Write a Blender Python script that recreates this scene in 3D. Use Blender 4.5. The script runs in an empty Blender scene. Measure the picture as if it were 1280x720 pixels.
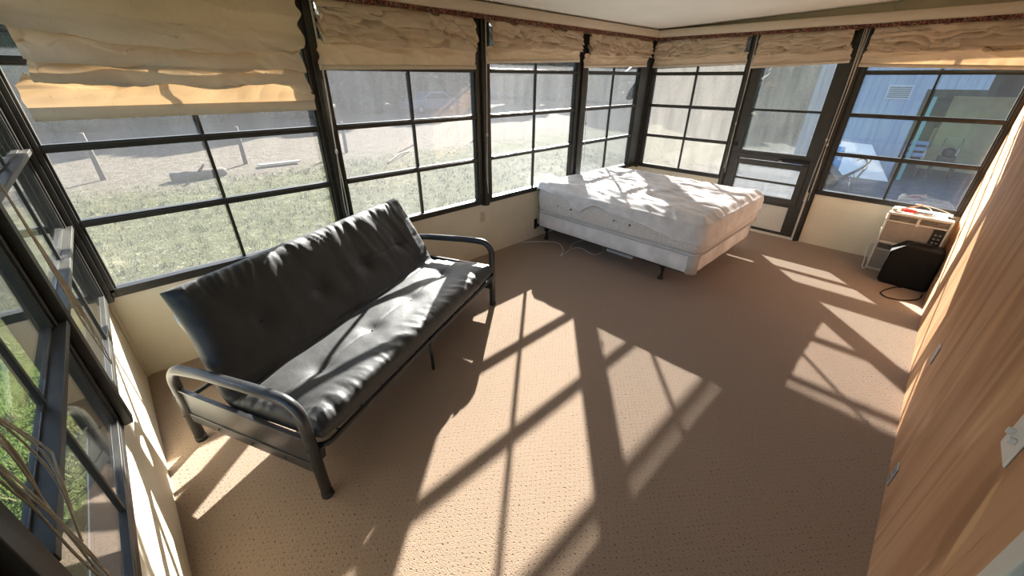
import bpy, bmesh, math, random
from math import sin, cos, pi, radians, sqrt, atan2
from mathutils import Vector, Matrix, noise
random.seed(7)
S = bpy.context.scene
COL = S.collection
L, W, SILL = 6.15, 3.6, 0.60          # far wall at y=L, plywood wall at x=W, window wall at x=0, near window wall at y=0
Z1, Z2, Z3, ZH = 1.057, 1.459, 1.858, 2.27
GROUND = -0.5

# ------------------------------------------------------------------ helpers
def V(*a): return Vector(a)
def N3(x, y, z=0.0): return noise.noise(Vector((x, y, z)))
def fbm(x, y, z=0.0, o=3):
    s, a, f = 0.0, 1.0, 1.0
    for _ in range(o):
        s += a * noise.noise(Vector((x * f, y * f, z * f + 3.7 * f))); a *= .5; f *= 2.03
    return s
def ridge(x, y, z=0.0): return 1.0 - 2.0 * abs(noise.noise(Vector((x, y, z))))
def sstep(a, b, x):
    t = max(0.0, min(1.0, (x - a) / (b - a))); return t * t * (3 - 2 * t)
def lerp(a, b, t): return a + (b - a) * t

class MB:
    def __init__(s): s.v = []; s.f = []
    def add(s, vs, fs):
        o = len(s.v); s.v += [tuple(p) for p in vs]; s.f += [tuple(i + o for i in f) for f in fs]; return s
    def box(s, x0, x1, y0, y1, z0, z1, T=None):
        p = [(x, y, z) for z in (z0, z1) for y in (y0, y1) for x in (x0, x1)]
        if T: p = [T(*q) for q in p]
        return s.add(p, [(0, 2, 3, 1), (4, 5, 7, 6), (0, 1, 5, 4), (2, 6, 7, 3), (0, 4, 6, 2), (1, 3, 7, 5)])
    def tube(s, path, r, n=12, caps=True, flat=1.0):
        P = [Vector(p) for p in path]; m = len(P); rings = []
        up = None
        for i, p in enumerate(P):
            d = (P[min(i + 1, m - 1)] - P[max(i - 1, 0)]); d.normalize()
            if up is None:
                a = Vector((0, 0, 1)) if abs(d.z) < .9 else Vector((1, 0, 0))
                up = (a - d * a.dot(d)).normalized()
            else:
                up = (up - d * up.dot(d)).normalized()
            sd = d.cross(up); rr = r[i] if isinstance(r, (list, tuple)) else r
            rings.append([p + (sd * cos(2 * pi * k / n) * flat + up * sin(2 * pi * k / n)) * rr for k in range(n)])
        vs = [q for ring in rings for q in ring]; fs = []
        for i in range(m - 1):
            for k in range(n):
                a, b = i * n + k, i * n + (k + 1) % n
                fs.append((a, b, b + n, a + n))
        if caps:
            fs.append(tuple(range(n - 1, -1, -1))); fs.append(tuple((m - 1) * n + k for k in range(n)))
        return s.add(vs, fs)
    def grid(s, fn, nu, nv, closeu=False, closev=False):
        vs = [fn(i, j) for j in range(nv) for i in range(nu)]; fs = []
        for j in range(nv if closev else nv - 1):
            for i in range(nu if closeu else nu - 1):
                i2, j2 = (i + 1) % nu, (j + 1) % nv
                fs.append((j * nu + i, j * nu + i2, j2 * nu + i2, j2 * nu + i))
        return s.add(vs, fs)
    def lathe(s, prof, c, axis='z', n=20):
        vs = []; fs = []
        for (r, h) in prof:
            for k in range(n):
                a = 2 * pi * k / n; p = (r * cos(a), r * sin(a), h)
                if axis == 'x': p = (p[2], p[0], p[1])
                if axis == 'y': p = (p[0], p[2], p[1])
                vs.append((c[0] + p[0], c[1] + p[1], c[2] + p[2]))
        m = len(prof)
        for i in range(m - 1):
            for k in range(n):
                a, b = i * n + k, i * n + (k + 1) % n
                fs.append((a, b, b + n, a + n))
        fs.append(tuple(range(n - 1, -1, -1))); fs.append(tuple((m - 1) * n + k for k in range(n)))
        return s.add(vs, fs)
    def blob(s, c, r, fn=None, nu=20, nv=12):
        def g(i, j):
            th = 2 * pi * i / nu; ph = -pi / 2 + pi * (j + .001) / (nv - 1 + .002)
            d = Vector((cos(ph) * cos(th), cos(ph) * sin(th), sin(ph)))
            k = fn(d) if fn else 1.0
            return (c[0] + d.x * r[0] * k, c[1] + d.y * r[1] * k, c[2] + d.z * r[2] * k)
        return s.grid(g, nu, nv, closeu=True)
    def build(s, name, mat, parent=None, smooth=False, bevel=0.0, seg=2, angle=40):
        me = bpy.data.meshes.new(name)
        off = parent.matrix_world.translation if parent is not None else Vector((0, 0, 0))
        if parent is not None:
            off = Vector(parent['_o'])
        me.from_pydata([(p[0] - off[0], p[1] - off[1], p[2] - off[2]) for p in s.v], [], s.f)
        bm = bmesh.new(); bm.from_mesh(me)
        bmesh.ops.recalc_face_normals(bm, faces=bm.faces); bm.to_mesh(me); bm.free()
        me.materials.append(mat)
        o = bpy.data.objects.new(name, me); COL.objects.link(o)
        o['_o'] = (off[0], off[1], off[2])
        if parent is not None: o.parent = parent
        if smooth:
            for p in me.polygons: p.use_smooth = True
        if bevel > 0:
            m = o.modifiers.new('bevel', 'BEVEL'); m.width = bevel; m.segments = seg; m.limit_method = 'ANGLE'; m.angle_limit = radians(angle)
            for p in me.polygons: p.use_smooth = True
            w = o.modifiers.new('wn', 'WEIGHTED_NORMAL'); w.keep_sharp = True
        return o
def empty(name, loc, label=None, cat=None, group=None, kind=None):
    o = bpy.data.objects.new(name, None); COL.objects.link(o); o.location = loc; o['_o'] = tuple(loc)
    o.empty_display_size = .1
    return tag(o, label, cat, group, kind)
def tag(o, label=None, cat=None, group=None, kind=None):
    if label: o['label'] = label
    if cat: o['category'] = cat
    if group: o['group'] = group
    if kind: o['kind'] = kind
    return o
def copy_thing(root, loc):
    r = root.copy(); COL.objects.link(r); r.location = loc
    for ch in list(root.children):
        c = ch.copy(); COL.objects.link(c); c.parent = r
        for g in ch.children:
            d = g.copy(); COL.objects.link(d); d.parent = c
    return r
def smooth_path(pts, n=8):
    P = [Vector(p) for p in pts]; out = []
    for i in range(len(P) - 1):
        p0, p1, p2, p3 = P[max(i - 1, 0)], P[i], P[i + 1], P[min(i + 2, len(P) - 1)]
        for k in range(n):
            t = k / n
            out.append(.5 * ((2 * p1) + (p2 - p0) * t + (2 * p0 - 5 * p1 + 4 * p2 - p3) * t * t + (3 * p1 - p0 - 3 * p2 + p3) * t ** 3))
    out.append(P[-1]); return out
def fillet(pts, r, n=8):
    P = [Vector(p) for p in pts]; rs = r if isinstance(r, (list, tuple)) else [r] * len(P); out = [P[0]]
    for i in range(1, len(P) - 1):
        a, b = (P[i - 1] - P[i]), (P[i + 1] - P[i]); la, lb = a.length, b.length
        a.normalize(); b.normalize(); ang = a.angle(b); d = min(rs[i] / math.tan(ang / 2), la * .49, lb * .49)
        p, q = P[i] + a * d, P[i] + b * d
        rad = d * math.tan(ang / 2); c = P[i] + (a + b).normalized() * (rad / sin(ang / 2))
        u, w = (p - c), (q - c); tot = u.angle(w)
        for k in range(n + 1):
            t = k / n
            out.append(c + (u * sin((1 - t) * tot) + w * sin(t * tot)) / max(sin(tot), 1e-6))
    out.append(P[-1]); return out

# ------------------------------------------------------------------ materials
class NT:
    def __init__(s, name):
        s.m = bpy.data.materials.new(name); s.m.use_nodes = True; s.t = s.m.node_tree; s.t.nodes.clear()
        s.out = s.n('ShaderNodeOutputMaterial')
    def n(s, typ, **kw):
        x = s.t.nodes.new(typ)
        for k, v in kw.items():
            if k.startswith('i_'): x.inputs[k[2:].replace('_', ' ')].default_value = v
            elif k.startswith('n_'): x.inputs[int(k[2:])].default_value = v
            else: setattr(x, k, v)
        return x
    def l(s, a, b): s.t.links.new(a, b)
    def coord(s, scale=(1, 1, 1), kind='Object'):
        if kind == 'World': o = s.n('ShaderNodeNewGeometry').outputs['Position']
        else: o = s.n('ShaderNodeTexCoord').outputs[kind]
        mp = s.n('ShaderNodeMapping'); mp.inputs['Scale'].default_value = scale; s.l(o, mp.inputs['Vector']); return mp.outputs['Vector']
    def noise(s, vec, scale, detail=4, rough=.55, dist=0.0):
        x = s.n('ShaderNodeTexNoise'); x.inputs['Scale'].default_value = scale; x.inputs['Detail'].default_value = detail
        x.inputs['Roughness'].default_value = rough; x.inputs['Distortion'].default_value = dist
        s.l(vec, x.inputs['Vector']); return x.outputs['Fac']
    def ramp(s, fac, stops):
        r = s.n('ShaderNodeValToRGB'); e = r.color_ramp.elements
        while len(e) < len(stops): e.new(.5)
        for k, (p, c) in enumerate(stops):
            e[k].position = p; e[k].color = (*c, 1) if len(c) == 3 else c
        s.l(fac, r.inputs['Fac']); return r.outputs['Color']
    def mix(s, fac, a, b, mode='MIX'):
        x = s.n('ShaderNodeMix', data_type='RGBA', blend_type=mode)
        for sock, v in ((x.inputs['Factor'], fac), (x.inputs['A'], a), (x.inputs['B'], b)):
            if hasattr(v, 'is_linked') or hasattr(v, 'links'): s.l(v, sock)
            elif isinstance(v, (tuple, list)): sock.default_value = (*v, 1) if len(v) == 3 else v
            else: sock.default_value = v
        # the RGBA sockets are indices 6,7
        return x.outputs['Result']
    def mixc(s, fac, a, b, mode='MIX'):
        x = s.n('ShaderNodeMix', data_type='RGBA', blend_type=mode)
        for idx, v in ((0, fac), (6, a), (7, b)):
            sock = x.inputs[idx]
            if isinstance(v, bpy.types.NodeSocket): s.l(v, sock)
            elif isinstance(v, (tuple, list)): sock.default_value = (*v, 1) if len(v) == 3 else v
            else: sock.default_value = v
        return x.outputs[2]
    def math(s, op, a, b=0.0, c=0.0):
        x = s.n('ShaderNodeMath', operation=op)
        for i, v in enumerate((a, b, c)):
            if isinstance(v, bpy.types.NodeSocket): s.l(v, x.inputs[i])
            else: x.inputs[i].default_value = v
        return x.outputs[0]
    def bump(s, h, strength=.3, dist=.01):
        b = s.n('ShaderNodeBump'); b.inputs['Strength'].default_value = strength; b.inputs['Distance'].default_value = dist
        s.l(h, b.inputs['Height']); return b.outputs['Normal']
    def bsdf(s, color, rough=.6, metal=0.0, spec=.5, normal=None, sheen=0.0, coat=0.0):
        p = s.n('ShaderNodeBsdfPrincipled')
        if isinstance(color, bpy.types.NodeSocket): s.l(color, p.inputs['Base Color'])
        else: p.inputs['Base Color'].default_value = (*color, 1)
        if isinstance(rough, bpy.types.NodeSocket): s.l(rough, p.inputs['Roughness'])
        else: p.inputs['Roughness'].default_value = rough
        p.inputs['Metallic'].default_value = metal; p.inputs['Specular IOR Level'].default_value = spec
        if sheen: p.inputs['Sheen Weight'].default_value = sheen; p.inputs['Sheen Roughness'].default_value = .45
        if coat: p.inputs['Coat Weight'].default_value = coat
        if normal is not None: s.l(normal, p.inputs['Normal'])
        return p.outputs['BSDF']
    def done(s, sh): s.l(sh, s.out.inputs['Surface']); return s.m

def m_plain(name, col, rough=.6, var=.12, scale=8, bump=.1, bscale=60, **kw):
    t = NT(name); c = t.coord()
    f = t.noise(c, scale, 5)
    lo = tuple(max(0, x * (1 - var)) for x in col); hi = tuple(min(1, x * (1 + var)) for x in col)
    return t.done(t.bsdf(t.ramp(f, [(.3, lo), (.7, hi)]), rough, normal=t.bump(t.noise(c, bscale, 3), bump, .004), **kw))

def m_carpet():
    t = NT('carpet_loop_pile'); c = t.coord((1, 1, 1), 'World')
    big = t.noise(c, 1.3, 4, .6); mid = t.noise(c, 14, 4, .6)
    fine = t.noise(c, 170, 3, .7)
    base = t.mixc(fine, (.15, .098, .064), (.56, .42, .315))
    base = t.mixc(t.math('MULTIPLY', big, .35), base, (.24, .165, .11))
    base = t.mixc(t.math('MULTIPLY', mid, .25), base, (.36, .26, .18))
    # rows of small dark tufts, staggered
    sep = t.n('ShaderNodeSeparateXYZ'); t.l(c, sep.inputs[0])
    P = .031
    jit = t.noise(c, 30, 2)
    row = t.math('DIVIDE', t.math('ADD', sep.outputs[1], t.math('MULTIPLY', jit, .030)), P * .62)
    rfl = t.math('FLOOR', row); odd = t.math('MULTIPLY', t.math('MODULO', rfl, 2.0), .5)
    cx = t.math('ADD', t.math('DIVIDE', t.math('ADD', sep.outputs[0], t.math('MULTIPLY', t.noise(c, 23, 2), .040)), P), odd)
    fx = t.math('ABSOLUTE', t.math('SUBTRACT', t.math('FRACT', cx), .5))
    fy = t.math('ABSOLUTE', t.math('SUBTRACT', t.math('FRACT', row), .5))
    d = t.math('ADD', t.math('POWER', t.math('MULTIPLY', fx, 1.0), 2.0), t.math('POWER', t.math('MULTIPLY', fy, .75), 2.0))
    dots = t.math('MULTIPLY', t.ramp(d, [(.005, (1, 1, 1)), (.022, (0, 0, 0))]), t.ramp(t.noise(c, 47, 2), [(.35, (.25, .25, .25)), (.6, (1, 1, 1))]))
    base = t.mixc(t.math('MULTIPLY', dots, .62), base, (.075, .05, .035))
    st = t.ramp(t.noise(c, 2.1, 3, .7), [(.66, (0, 0, 0)), (.78, (1, 1, 1))])
    base = t.mixc(t.math('MULTIPLY', st, .25), base, (.17, .11, .07))
    h = t.math('SUBTRACT', t.math('MULTIPLY', t.noise(c, 190, 2), 1.0), t.math('MULTIPLY', dots, .8))
    return t.done(t.bsdf(base, .95, spec=.1, normal=t.bump(h, .75, .006), sheen=.25))

def m_plywood():
    t = NT('plywood_veneer'); c = t.coord((1, 2.2, .22), 'World')
    ring = t.noise(c, 1.25, 3, .45, .35)
    rr = t.math('FRACT', t.math('MULTIPLY', ring, 5.5))
    col = t.ramp(rr, [(0, (.36, .175, .085)), (.25, (.47, .25, .13)), (.62, (.53, .30, .165)), (.9, (.42, .21, .105)), (1, (.36, .175, .085))])
    fib = t.noise(t.coord((1, 70, 2.0), 'World'), 3.0, 5, .65)
    col = t.mixc(t.math('MULTIPLY', fib, .5), col, (.36, .185, .095))
    blotch = t.ramp(t.noise(t.coord((1, 1.6, .35), 'World'), 2.2, 2, .5, .8), [(.56, (0, 0, 0)), (.66, (1, 1, 1))])
    col = t.mixc(t.math('MULTIPLY', blotch, .6), col, (.66, .42, .22))
    dk = t.ramp(t.noise(t.coord((1, 9, .7), 'World'), 2.6, 3, .6), [(.68, (0, 0, 0)), (.74, (1, 1, 1))])
    col = t.mixc(t.math('MULTIPLY', dk, .5), col, (.19, .085, .04))
    # the pale spear shaped figure with its dark flank near the door casing
    wc = t.coord((1, 1, 1), 'World'); sp = t.n('ShaderNodeSeparateXYZ'); t.l(wc, sp.inputs[0])
    yy = t.math('ADD', sp.outputs[1], t.math('MULTIPLY', t.math('SUBTRACT', t.noise(wc, 6, 2), .5), .03))
    def spear(y0, z0, ry, rz, lean):
        dy = t.math('DIVIDE', t.math('SUBTRACT', t.math('SUBTRACT', yy, y0), t.math('MULTIPLY', t.math('SUBTRACT', sp.outputs[2], z0), lean)), ry)
        dz = t.math('DIVIDE', t.math('SUBTRACT', sp.outputs[2], z0), rz)
        return t.math('ADD', t.math('ABSOLUTE', dy), t.math('POWER', dz, 2.0))
    for (y0, z0, ry, rz, lean, colr, am) in ((1.665, .72, .075, .24, .25, (.22, .10, .045), .55), (1.618, .77, .030, .17, .34, (.60, .36, .18), .85), (2.6, .9, .05, .5, .05, (.58, .33, .17), .55), (3.0, .62, .04, .42, -.05, (.20, .09, .04), .5), (2.25, 1.25, .05, .55, .03, (.24, .11, .05), .4)):
        f = t.ramp(spear(y0, z0, ry, rz, lean), [(.55, (1, 1, 1)), (1.0, (0, 0, 0))])
        col = t.mixc(t.math('MULTIPLY', f, am), col, colr)
    col = t.mixc(1.0, col, (1.20, 1.24, 1.26), 'MULTIPLY')
    return t.done(t.bsdf(col, .55, spec=.35, normal=t.bump(fib, .12, .003)))

def m_glass(name, haze, hazecol=(.9, .93, 1.0), tint=(.90, .92, .92), streak=(6, 6, 1.0), var=.6):
    """clear vinyl pane: clear transmission, fresnel gloss and a share of dust / condensation that scatters light."""
    t = NT(name); c = t.coord(streak, 'World')
    tr = t.n('ShaderNodeBsdfTransparent'); tr.inputs[0].default_value = (*tint, 1)
    tl = t.n('ShaderNodeBsdfTranslucent'); tl.inputs[0].default_value = (*hazecol, 1)
    df = t.n('ShaderNodeBsdfDiffuse'); df.inputs[0].default_value = (*hazecol, 1)
    hz = t.n('ShaderNodeMixShader'); hz.inputs[0].default_value = .75; t.l(df.outputs[0], hz.inputs[1]); t.l(tl.outputs[0], hz.inputs[2])
    f = t.noise(c, 1.6, 5, .65); spk = t.noise(t.coord((1, 1, 1), 'World'), 55, 2, .7)
    amt = t.math('MULTIPLY', t.math('ADD', t.math('MULTIPLY', t.math('ADD', f, t.math('MULTIPLY', spk, .35)), var * 1.5), 1 - var), haze)
    mx = t.n('ShaderNodeMixShader'); t.l(amt, mx.inputs[0]); t.l(tr.outputs[0], mx.inputs[1]); t.l(hz.outputs[0], mx.inputs[2])
    gl = t.n('ShaderNodeBsdfGlossy'); gl.inputs['Roughness'].default_value = .03; gl.inputs['Color'].default_value = (1, 1, 1, 1)
    geo = t.n('ShaderNodeNewGeometry')
    ior = t.math('ADD', 1.45, t.math('MULTIPLY', geo.outputs['Backfacing'], 1 / 1.45 - 1.45))
    fr = t.n('ShaderNodeFresnel'); t.l(ior, fr.inputs['IOR'])
    m2 = t.n('ShaderNodeMixShader'); t.l(fr.outputs[0], m2.inputs[0]); t.l(mx.outputs[0], m2.inputs[1]); t.l(gl.outputs[0], m2.inputs[2])
    return t.done(m2.outputs[0])

def m_linen(name, col, trans=.35):
    t = NT(name); c = t.coord((1, 1, 1), 'Object')
    f = t.noise(c, 7, 4)
    slub = t.noise(t.coord((40, 40, 5), 'Object'), 3.0, 3, .7); slub2 = t.noise(t.coord((5, 5, 60), 'Object'), 3.0, 3, .7)
    k = t.ramp(t.math('MAXIMUM', slub, slub2), [(.61, (0, 0, 0)), (.72, (1, 1, 1))])
    lo = tuple(x * .88 for x in col)
    cc = t.mixc(f, lo, col); cc = t.mixc(t.math('MULTIPLY', k, .35), cc, tuple(x * .45 for x in col))
    nm = t.bump(t.math('ADD', t.math('MULTIPLY', t.noise(c, 30, 4), 1.0), t.math('MULTIPLY', slub, .4)), .25, .006)
    a = t.bsdf(cc, .9, spec=.15, normal=nm)
    tl = t.n('ShaderNodeBsdfTranslucent'); t.l(t.mixc(1.0, cc, (1.0, .76, .50), 'MULTIPLY'), tl.inputs[0])
    mx = t.n('ShaderNodeMixShader'); mx.inputs[0].default_value = trans; t.l(a, mx.inputs[1]); t.l(tl.outputs[0], mx.inputs[2])
    return t.done(mx.outputs[0])

def m_floral():
    t = NT('floral_trim_print'); c = t.coord((1, 1, 1), 'Object')
    v = t.n('ShaderNodeTexVoronoi'); v.inputs['Scale'].default_value = 110; t.l(c, v.inputs['Vector'])
    sp = t.n('ShaderNodeSeparateColor'); t.l(v.outputs['Color'], sp.inputs[0])
    col = t.ramp(sp.outputs[0], [(.25, (.045, .02, .02)), (.45, (.24, .045, .04)), (.62, (.06, .06, .035)), (.85, (.34, .21, .13)), (1, (.03, .03, .04))])
    return t.done(t.bsdf(col, .9, spec=.1))

def m_fabric(name, col, rough=.8, sheen=.4, spec=.35, bs=140, bump=.3):
    t = NT(name); c = t.coord()
    f = t.noise(c, 5, 4)
    nm = t.bump(t.math('ADD', t.noise(c, 26, 4, .6), t.math('MULTIPLY', t.noise(c, bs * 3, 2), .25)), bump, .006)
    return t.done(t.bsdf(t.ramp(f, [(.3, tuple(x * .8 for x in col)), (.7, tuple(x * 1.15 for x in col))]), rough, spec=spec, normal=nm, sheen=sheen))

def m_damask():
    t = NT('damask_ticking'); c = t.coord()
    w = t.n('ShaderNodeTexVoronoi', feature='DISTANCE_TO_EDGE'); w.inputs['Scale'].default_value = 13; t.l(c, w.inputs['Vector'])
    f = t.math('SINE', t.math('MULTIPLY', t.noise(c, 12, 3, .5, 2.0), 42.0))
    col = t.ramp(f, [(.3, (.74, .69, .64)), (.75, (.90, .86, .82))])
    return t.done(t.bsdf(col, .8, spec=.2, normal=t.bump(w.outputs['Distance'], .3, .01), sheen=.15))

def m_ground():
    t = NT('mown_and_dry_grass'); c = t.coord((1, 1, 1), 'World')
    sep = t.n('ShaderNodeSeparateXYZ'); t.l(c, sep.inputs[0])
    n1 = t.noise(c, .5, 5, .6); n2 = t.noise(c, 5, 5, .7); n3 = t.noise(c, 26, 3, .75)
    green = t.ramp(t.math('ADD', t.math('MULTIPLY', n2, .6), t.math('MULTIPLY', n3, .4)), [(.3, (.030, .036, .014)), (.52, (.085, .086, .036)), (.72, (.21, .20, .12))])
    dry = t.ramp(t.math('ADD', t.math('MULTIPLY', n2, .5), t.math('MULTIPLY', n3, .5)), [(.3, (.055, .044, .033)), (.5, (.115, .095, .072)), (.70, (.26, .23, .18))])
    k = t.ramp(t.math('ADD', t.math('MULTIPLY', t.math('ADD', sep.outputs[0], 8.2), -.35), t.math('MULTIPLY', t.math('SUBTRACT', n1, .5), 1.6)), [(0, (0, 0, 0)), (.8, (1, 1, 1))])
    col = t.mixc(k, green, dry)
    straw_glints = t.ramp(t.noise(c, 11, 5, .85), [(.585, (0, 0, 0)), (.66, (1, 1, 1))])  # pale dry stems, with their sun glints put into the colour
    col = t.mixc(t.math('MULTIPLY', straw_glints, .7), col, (.50, .46, .36))
    lush = t.ramp(t.math('ADD', t.math('MULTIPLY', n2, .6), t.math('MULTIPLY', n3, .4)), [(.3, (.035, .07, .012)), (.6, (.10, .16, .03)), (.8, (.22, .27, .09))])
    near = t.ramp(t.math('MULTIPLY', t.math('ADD', sep.outputs[1], .2), -1.2), [(0, (0, 0, 0)), (1, (1, 1, 1))])
    col = t.mixc(t.math('MULTIPLY', near, t.ramp(t.math('MULTIPLY', t.math('ADD', sep.outputs[0], 3.5), .5), [(0, (0, 0, 0)), (1, (1, 1, 1))])), col, lush)
    gx = t.ramp(t.math('MULTIPLY', t.math('SUBTRACT', sep.outputs[1], 7.0), .5), [(0, (0, 0, 0)), (1, (1, 1, 1))])
    gravel = t.ramp(t.math('ADD', t.math('MULTIPLY', n2, .5), t.math('MULTIPLY', n3, .5)), [(.3, (.10, .10, .11)), (.55, (.20, .20, .22)), (.8, (.36, .36, .38))])
    side = t.ramp(t.math('MULTIPLY', t.math('ADD', sep.outputs[0], 2.0), .5), [(0, (0, 0, 0)), (1, (1, 1, 1))])
    col = t.mixc(t.math('MULTIPLY', gx, side), col, gravel)
    return t.done(t.bsdf(col, .95, spec=.1, normal=t.bump(t.math('ADD', n2, t.math('MULTIPLY', n3, .6)), .9, .12)))

def m_leaf(name, a, b):
    t = NT(name); c = t.coord(); f = t.noise(c, 3, 5, .7)
    return t.done(t.bsdf(t.ramp(f, [(.3, a), (.7, b)]), .8, spec=.15, normal=t.bump(t.noise(c, 9, 4), .8, .2)))

def m_siding():
    t = NT('ribbed_metal_siding'); c = t.coord((1, 1, 1), 'World')
    sep = t.n('ShaderNodeSeparateXYZ'); t.l(c, sep.inputs[0])
    w = t.math('SINE', t.math('MULTIPLY', sep.outputs[0], 42.0))
    rib = t.ramp(w, [(.75, (0, 0, 0)), (.98, (1, 1, 1))])
    st = t.noise(t.coord((7, 7, .4), 'World'), 2, 4)
    col = t.ramp(st, [(.3, (.19, .26, .36)), (.7, (.27, .34, .45))])  # blue of skylit shade on a white wall, put into the colour
    return t.done(t.bsdf(col, .5, spec=.3, normal=t.bump(rib, .5, .02)))

M = dict(
    carpet=m_carpet(), plywood=m_plywood(),
    cream=m_plain('cream_wall_paint', (.82, .745, .58), .55, .06, 3, .05, 40),
    header=m_plain('olive_cream_paint', (.50, .45, .33), .6, .06, 3, .05, 40),
    ceiling=m_plain('ceiling_paint', (.84, .82, .76), .75, .04, 2, .05, 50),
    bronze=m_plain('bronze_aluminium', (.030, .027, .022), .42, .25, 14, .04, 80, spec=.5),
    bronze2=m_plain('weathered_and_sunlit_bronze', (.040, .037, .030), .45, .25, 12, .05, 70, spec=.5),
    linen=m_linen('unbleached_linen', (.76, .63, .485), .17),
    linen_hem=m_linen('doubled_linen_hem', (.72, .63, .51), .05),
    floral=m_floral(),
    cord=m_plain('cotton_cord', (.62, .58, .50), .9, .15, 60, .2, 300),
    jute=m_plain('jute_cord', (.50, .45, .36), .95, .2, 80, .3, 300),
    black_fab=m_fabric('black_cotton_drill', (.010, .010, .0095), .56, .15, .65),
    gunmetal=m_plain('gunmetal_powder_coat', (.045, .046, .048), .34, .15, 10, .03, 120, metal=.35),
    steel=m_plain('worn_bare_steel', (.45, .44, .42), .35, .15, 20, .03, 100, metal=.9),
    black=m_plain('black_plastic', (.012, .012, .013), .5, .2, 20, .05, 200),
    case=m_plain('matte_black_nylon', (.007, .007, .007), .75, .2, 20, .1, 200, spec=.25),
    black_iron=m_plain('black_angle_iron', (.02, .02, .02), .55, .2, 20, .05, 120, metal=.3),
    white_sheet=m_fabric('white_cotton_sheet', (.84, .82, .82), .9, .1, .15, bump=.18),
    white_fab=m_fabric('white_box_spring_fabric', (.88, .85, .83), .9, .1, .15, bump=.08),
    damask=m_damask(),
    piping=m_plain('mattress_piping', (.62, .59, .56), .8, .1, 40, .1, 200),
    ac_white=m_plain('aged_white_plastic', (.70, .68, .62), .45, .05, 6, .03, 120),
    ac_beige=m_plain('beige_plastic_mesh', (.38, .34, .29), .6, .08, 30, .4, 420),
    ac_dark=m_plain('brown_grey_plastic', (.20, .175, .145), .55, .1, 30, .1, 200),
    red=m_plain('red_plastic', (.62, .05, .03), .4, .1, 20, .05, 100),
    tan=m_plain('tan_wood', (.48, .32, .19), .6, .15, 30, .1, 100),
    plate=m_plain('ivory_plastic', (.66, .60, .46), .4, .04, 10, .02, 80),
    plate_w=m_plain('white_plastic', (.74, .73, .70), .4, .04, 10, .02, 80),
    plate_g=m_plain('grey_steel_plate', (.42, .42, .43), .4, .06, 10, .02, 80, metal=.4),
    door_white=m_plain('white_door_panel', (.70, .68, .61), .5, .05, 4, .03, 60),
    door_grey=m_plain('grey_door_paint', (.22, .23, .21), .5, .06, 4, .03, 60),
    trim_white=m_plain('white_trim_paint', (.72, .70, .64), .5, .05, 4, .03, 60),
    ground=m_ground(), siding=m_siding(),
    roofing=m_plain('roof_sheet', (.45, .45, .44), .6, .1, 4, .1, 20),
    post_wood=m_plain('weathered_post_wood', (.085, .07, .058), .9, .25, 10, .5, 30),
    grey_wood=m_plain('silvered_board', (.26, .24, .215), .85, .15, 8, .4, 30),
    bark=m_plain('tree_bark', (.10, .08, .06), .95, .3, 6, .6, 12),
    olive_wall=m_plain('yellowed_garage_board', (.42, .38, .22), .8, .15, 3, .1, 20),
    dark_wall=m_plain('dim_garage_wall', (.13, .13, .12), .9, .2, 3, .1, 20),
    blue=m_plain('blue_plastic', (.10, .26, .50), .5, .1, 8, .05, 60),
    blue_fab=m_plain('blue_canvas', (.20, .32, .55), .8, .15, 8, .1, 100),
    rubber=m_plain('black_rubber', (.02, .02, .02), .8, .2, 20, .1, 100),
    car_paint=m_plain('pale_blue_car_paint', (.13, .15, .19), .25, .05, 3, .01, 20, metal=.3),
    dark_glass=m_plain('dark_car_glass', (.02, .025, .03), .08, .05, 3, .01, 20),
    white_paint=m_plain('plain_white_paint', (.72, .73, .74), .5, .06, 4, .03, 60),
    vent=m_plain('pale_blue_vent_paint', (.34, .40, .48), .5, .06, 4, .03, 60),
    teal=m_plain('teal_paint', (.10, .30, .32), .6, .1, 6, .05, 40),
)
G = {  # the panes differ in how dusty and fogged they are
    1: m_glass('vinyl_pane_dusty', .022), 2: m_glass('vinyl_pane_hazy', .034, (.9, .93, 1.0), (.84, .86, .87)), 3: m_glass('vinyl_pane_milky', .046, (.9, .93, 1.0), (.82, .84, .84)),
    4: m_glass('vinyl_pane_fogged', .056, (.9, .95, 1.0), (.62, .64, .65)), 5: m_glass('vinyl_pane_heavily_fogged', .085, (.95, .94, .90), (.6, .6, .6)),
    6: m_glass('vinyl_pane_clear', .008, (.8, .88, 1.0)), 7: m_glass('vinyl_pane_clean', .006),
    8: m_glass('vinyl_pane_streaked_fog', .036, (.9, .95, .97), (.6, .62, .62), streak=(14, 14, 1.2), var=.95),
}

# planes: P(a, d, z) with a along the wall, d into the room
PA = lambda a, d, z: (d, a, z)
PB = lambda a, d, z: (a, L - d, z)
PC = lambda a, d, z: (W - d, a, z)
PD = lambda a, d, z: (a, d, z)
def pbox(mb, P, a0, a1, d0, d1, z0, z1): return mb.box(a0, a1, d0, d1, z0, z1, T=P)

# ------------------------------------------------------------------ the room shell
b = MB().box(-.10, W + .1, -.10, L + .1, -.12, 0); tag(b.build('floor', M['carpet']), kind='structure')
cz = lambda x: 2.372 + .033 * x
b = MB()
b.add([(x, y, cz(x) + h) for h in (0, .05) for (x, y) in ((-.01, -.01), (W + .1, -.01), (W + .1, L + .01), (-.01, L + .01))],
      [(0, 1, 2, 3), (7, 6, 5, 4), (0, 4, 5, 1), (1, 5, 6, 2), (2, 6, 7, 3), (3, 7, 4, 0)])
tag(b.build('ceiling', M['ceiling']), kind='structure')
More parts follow.
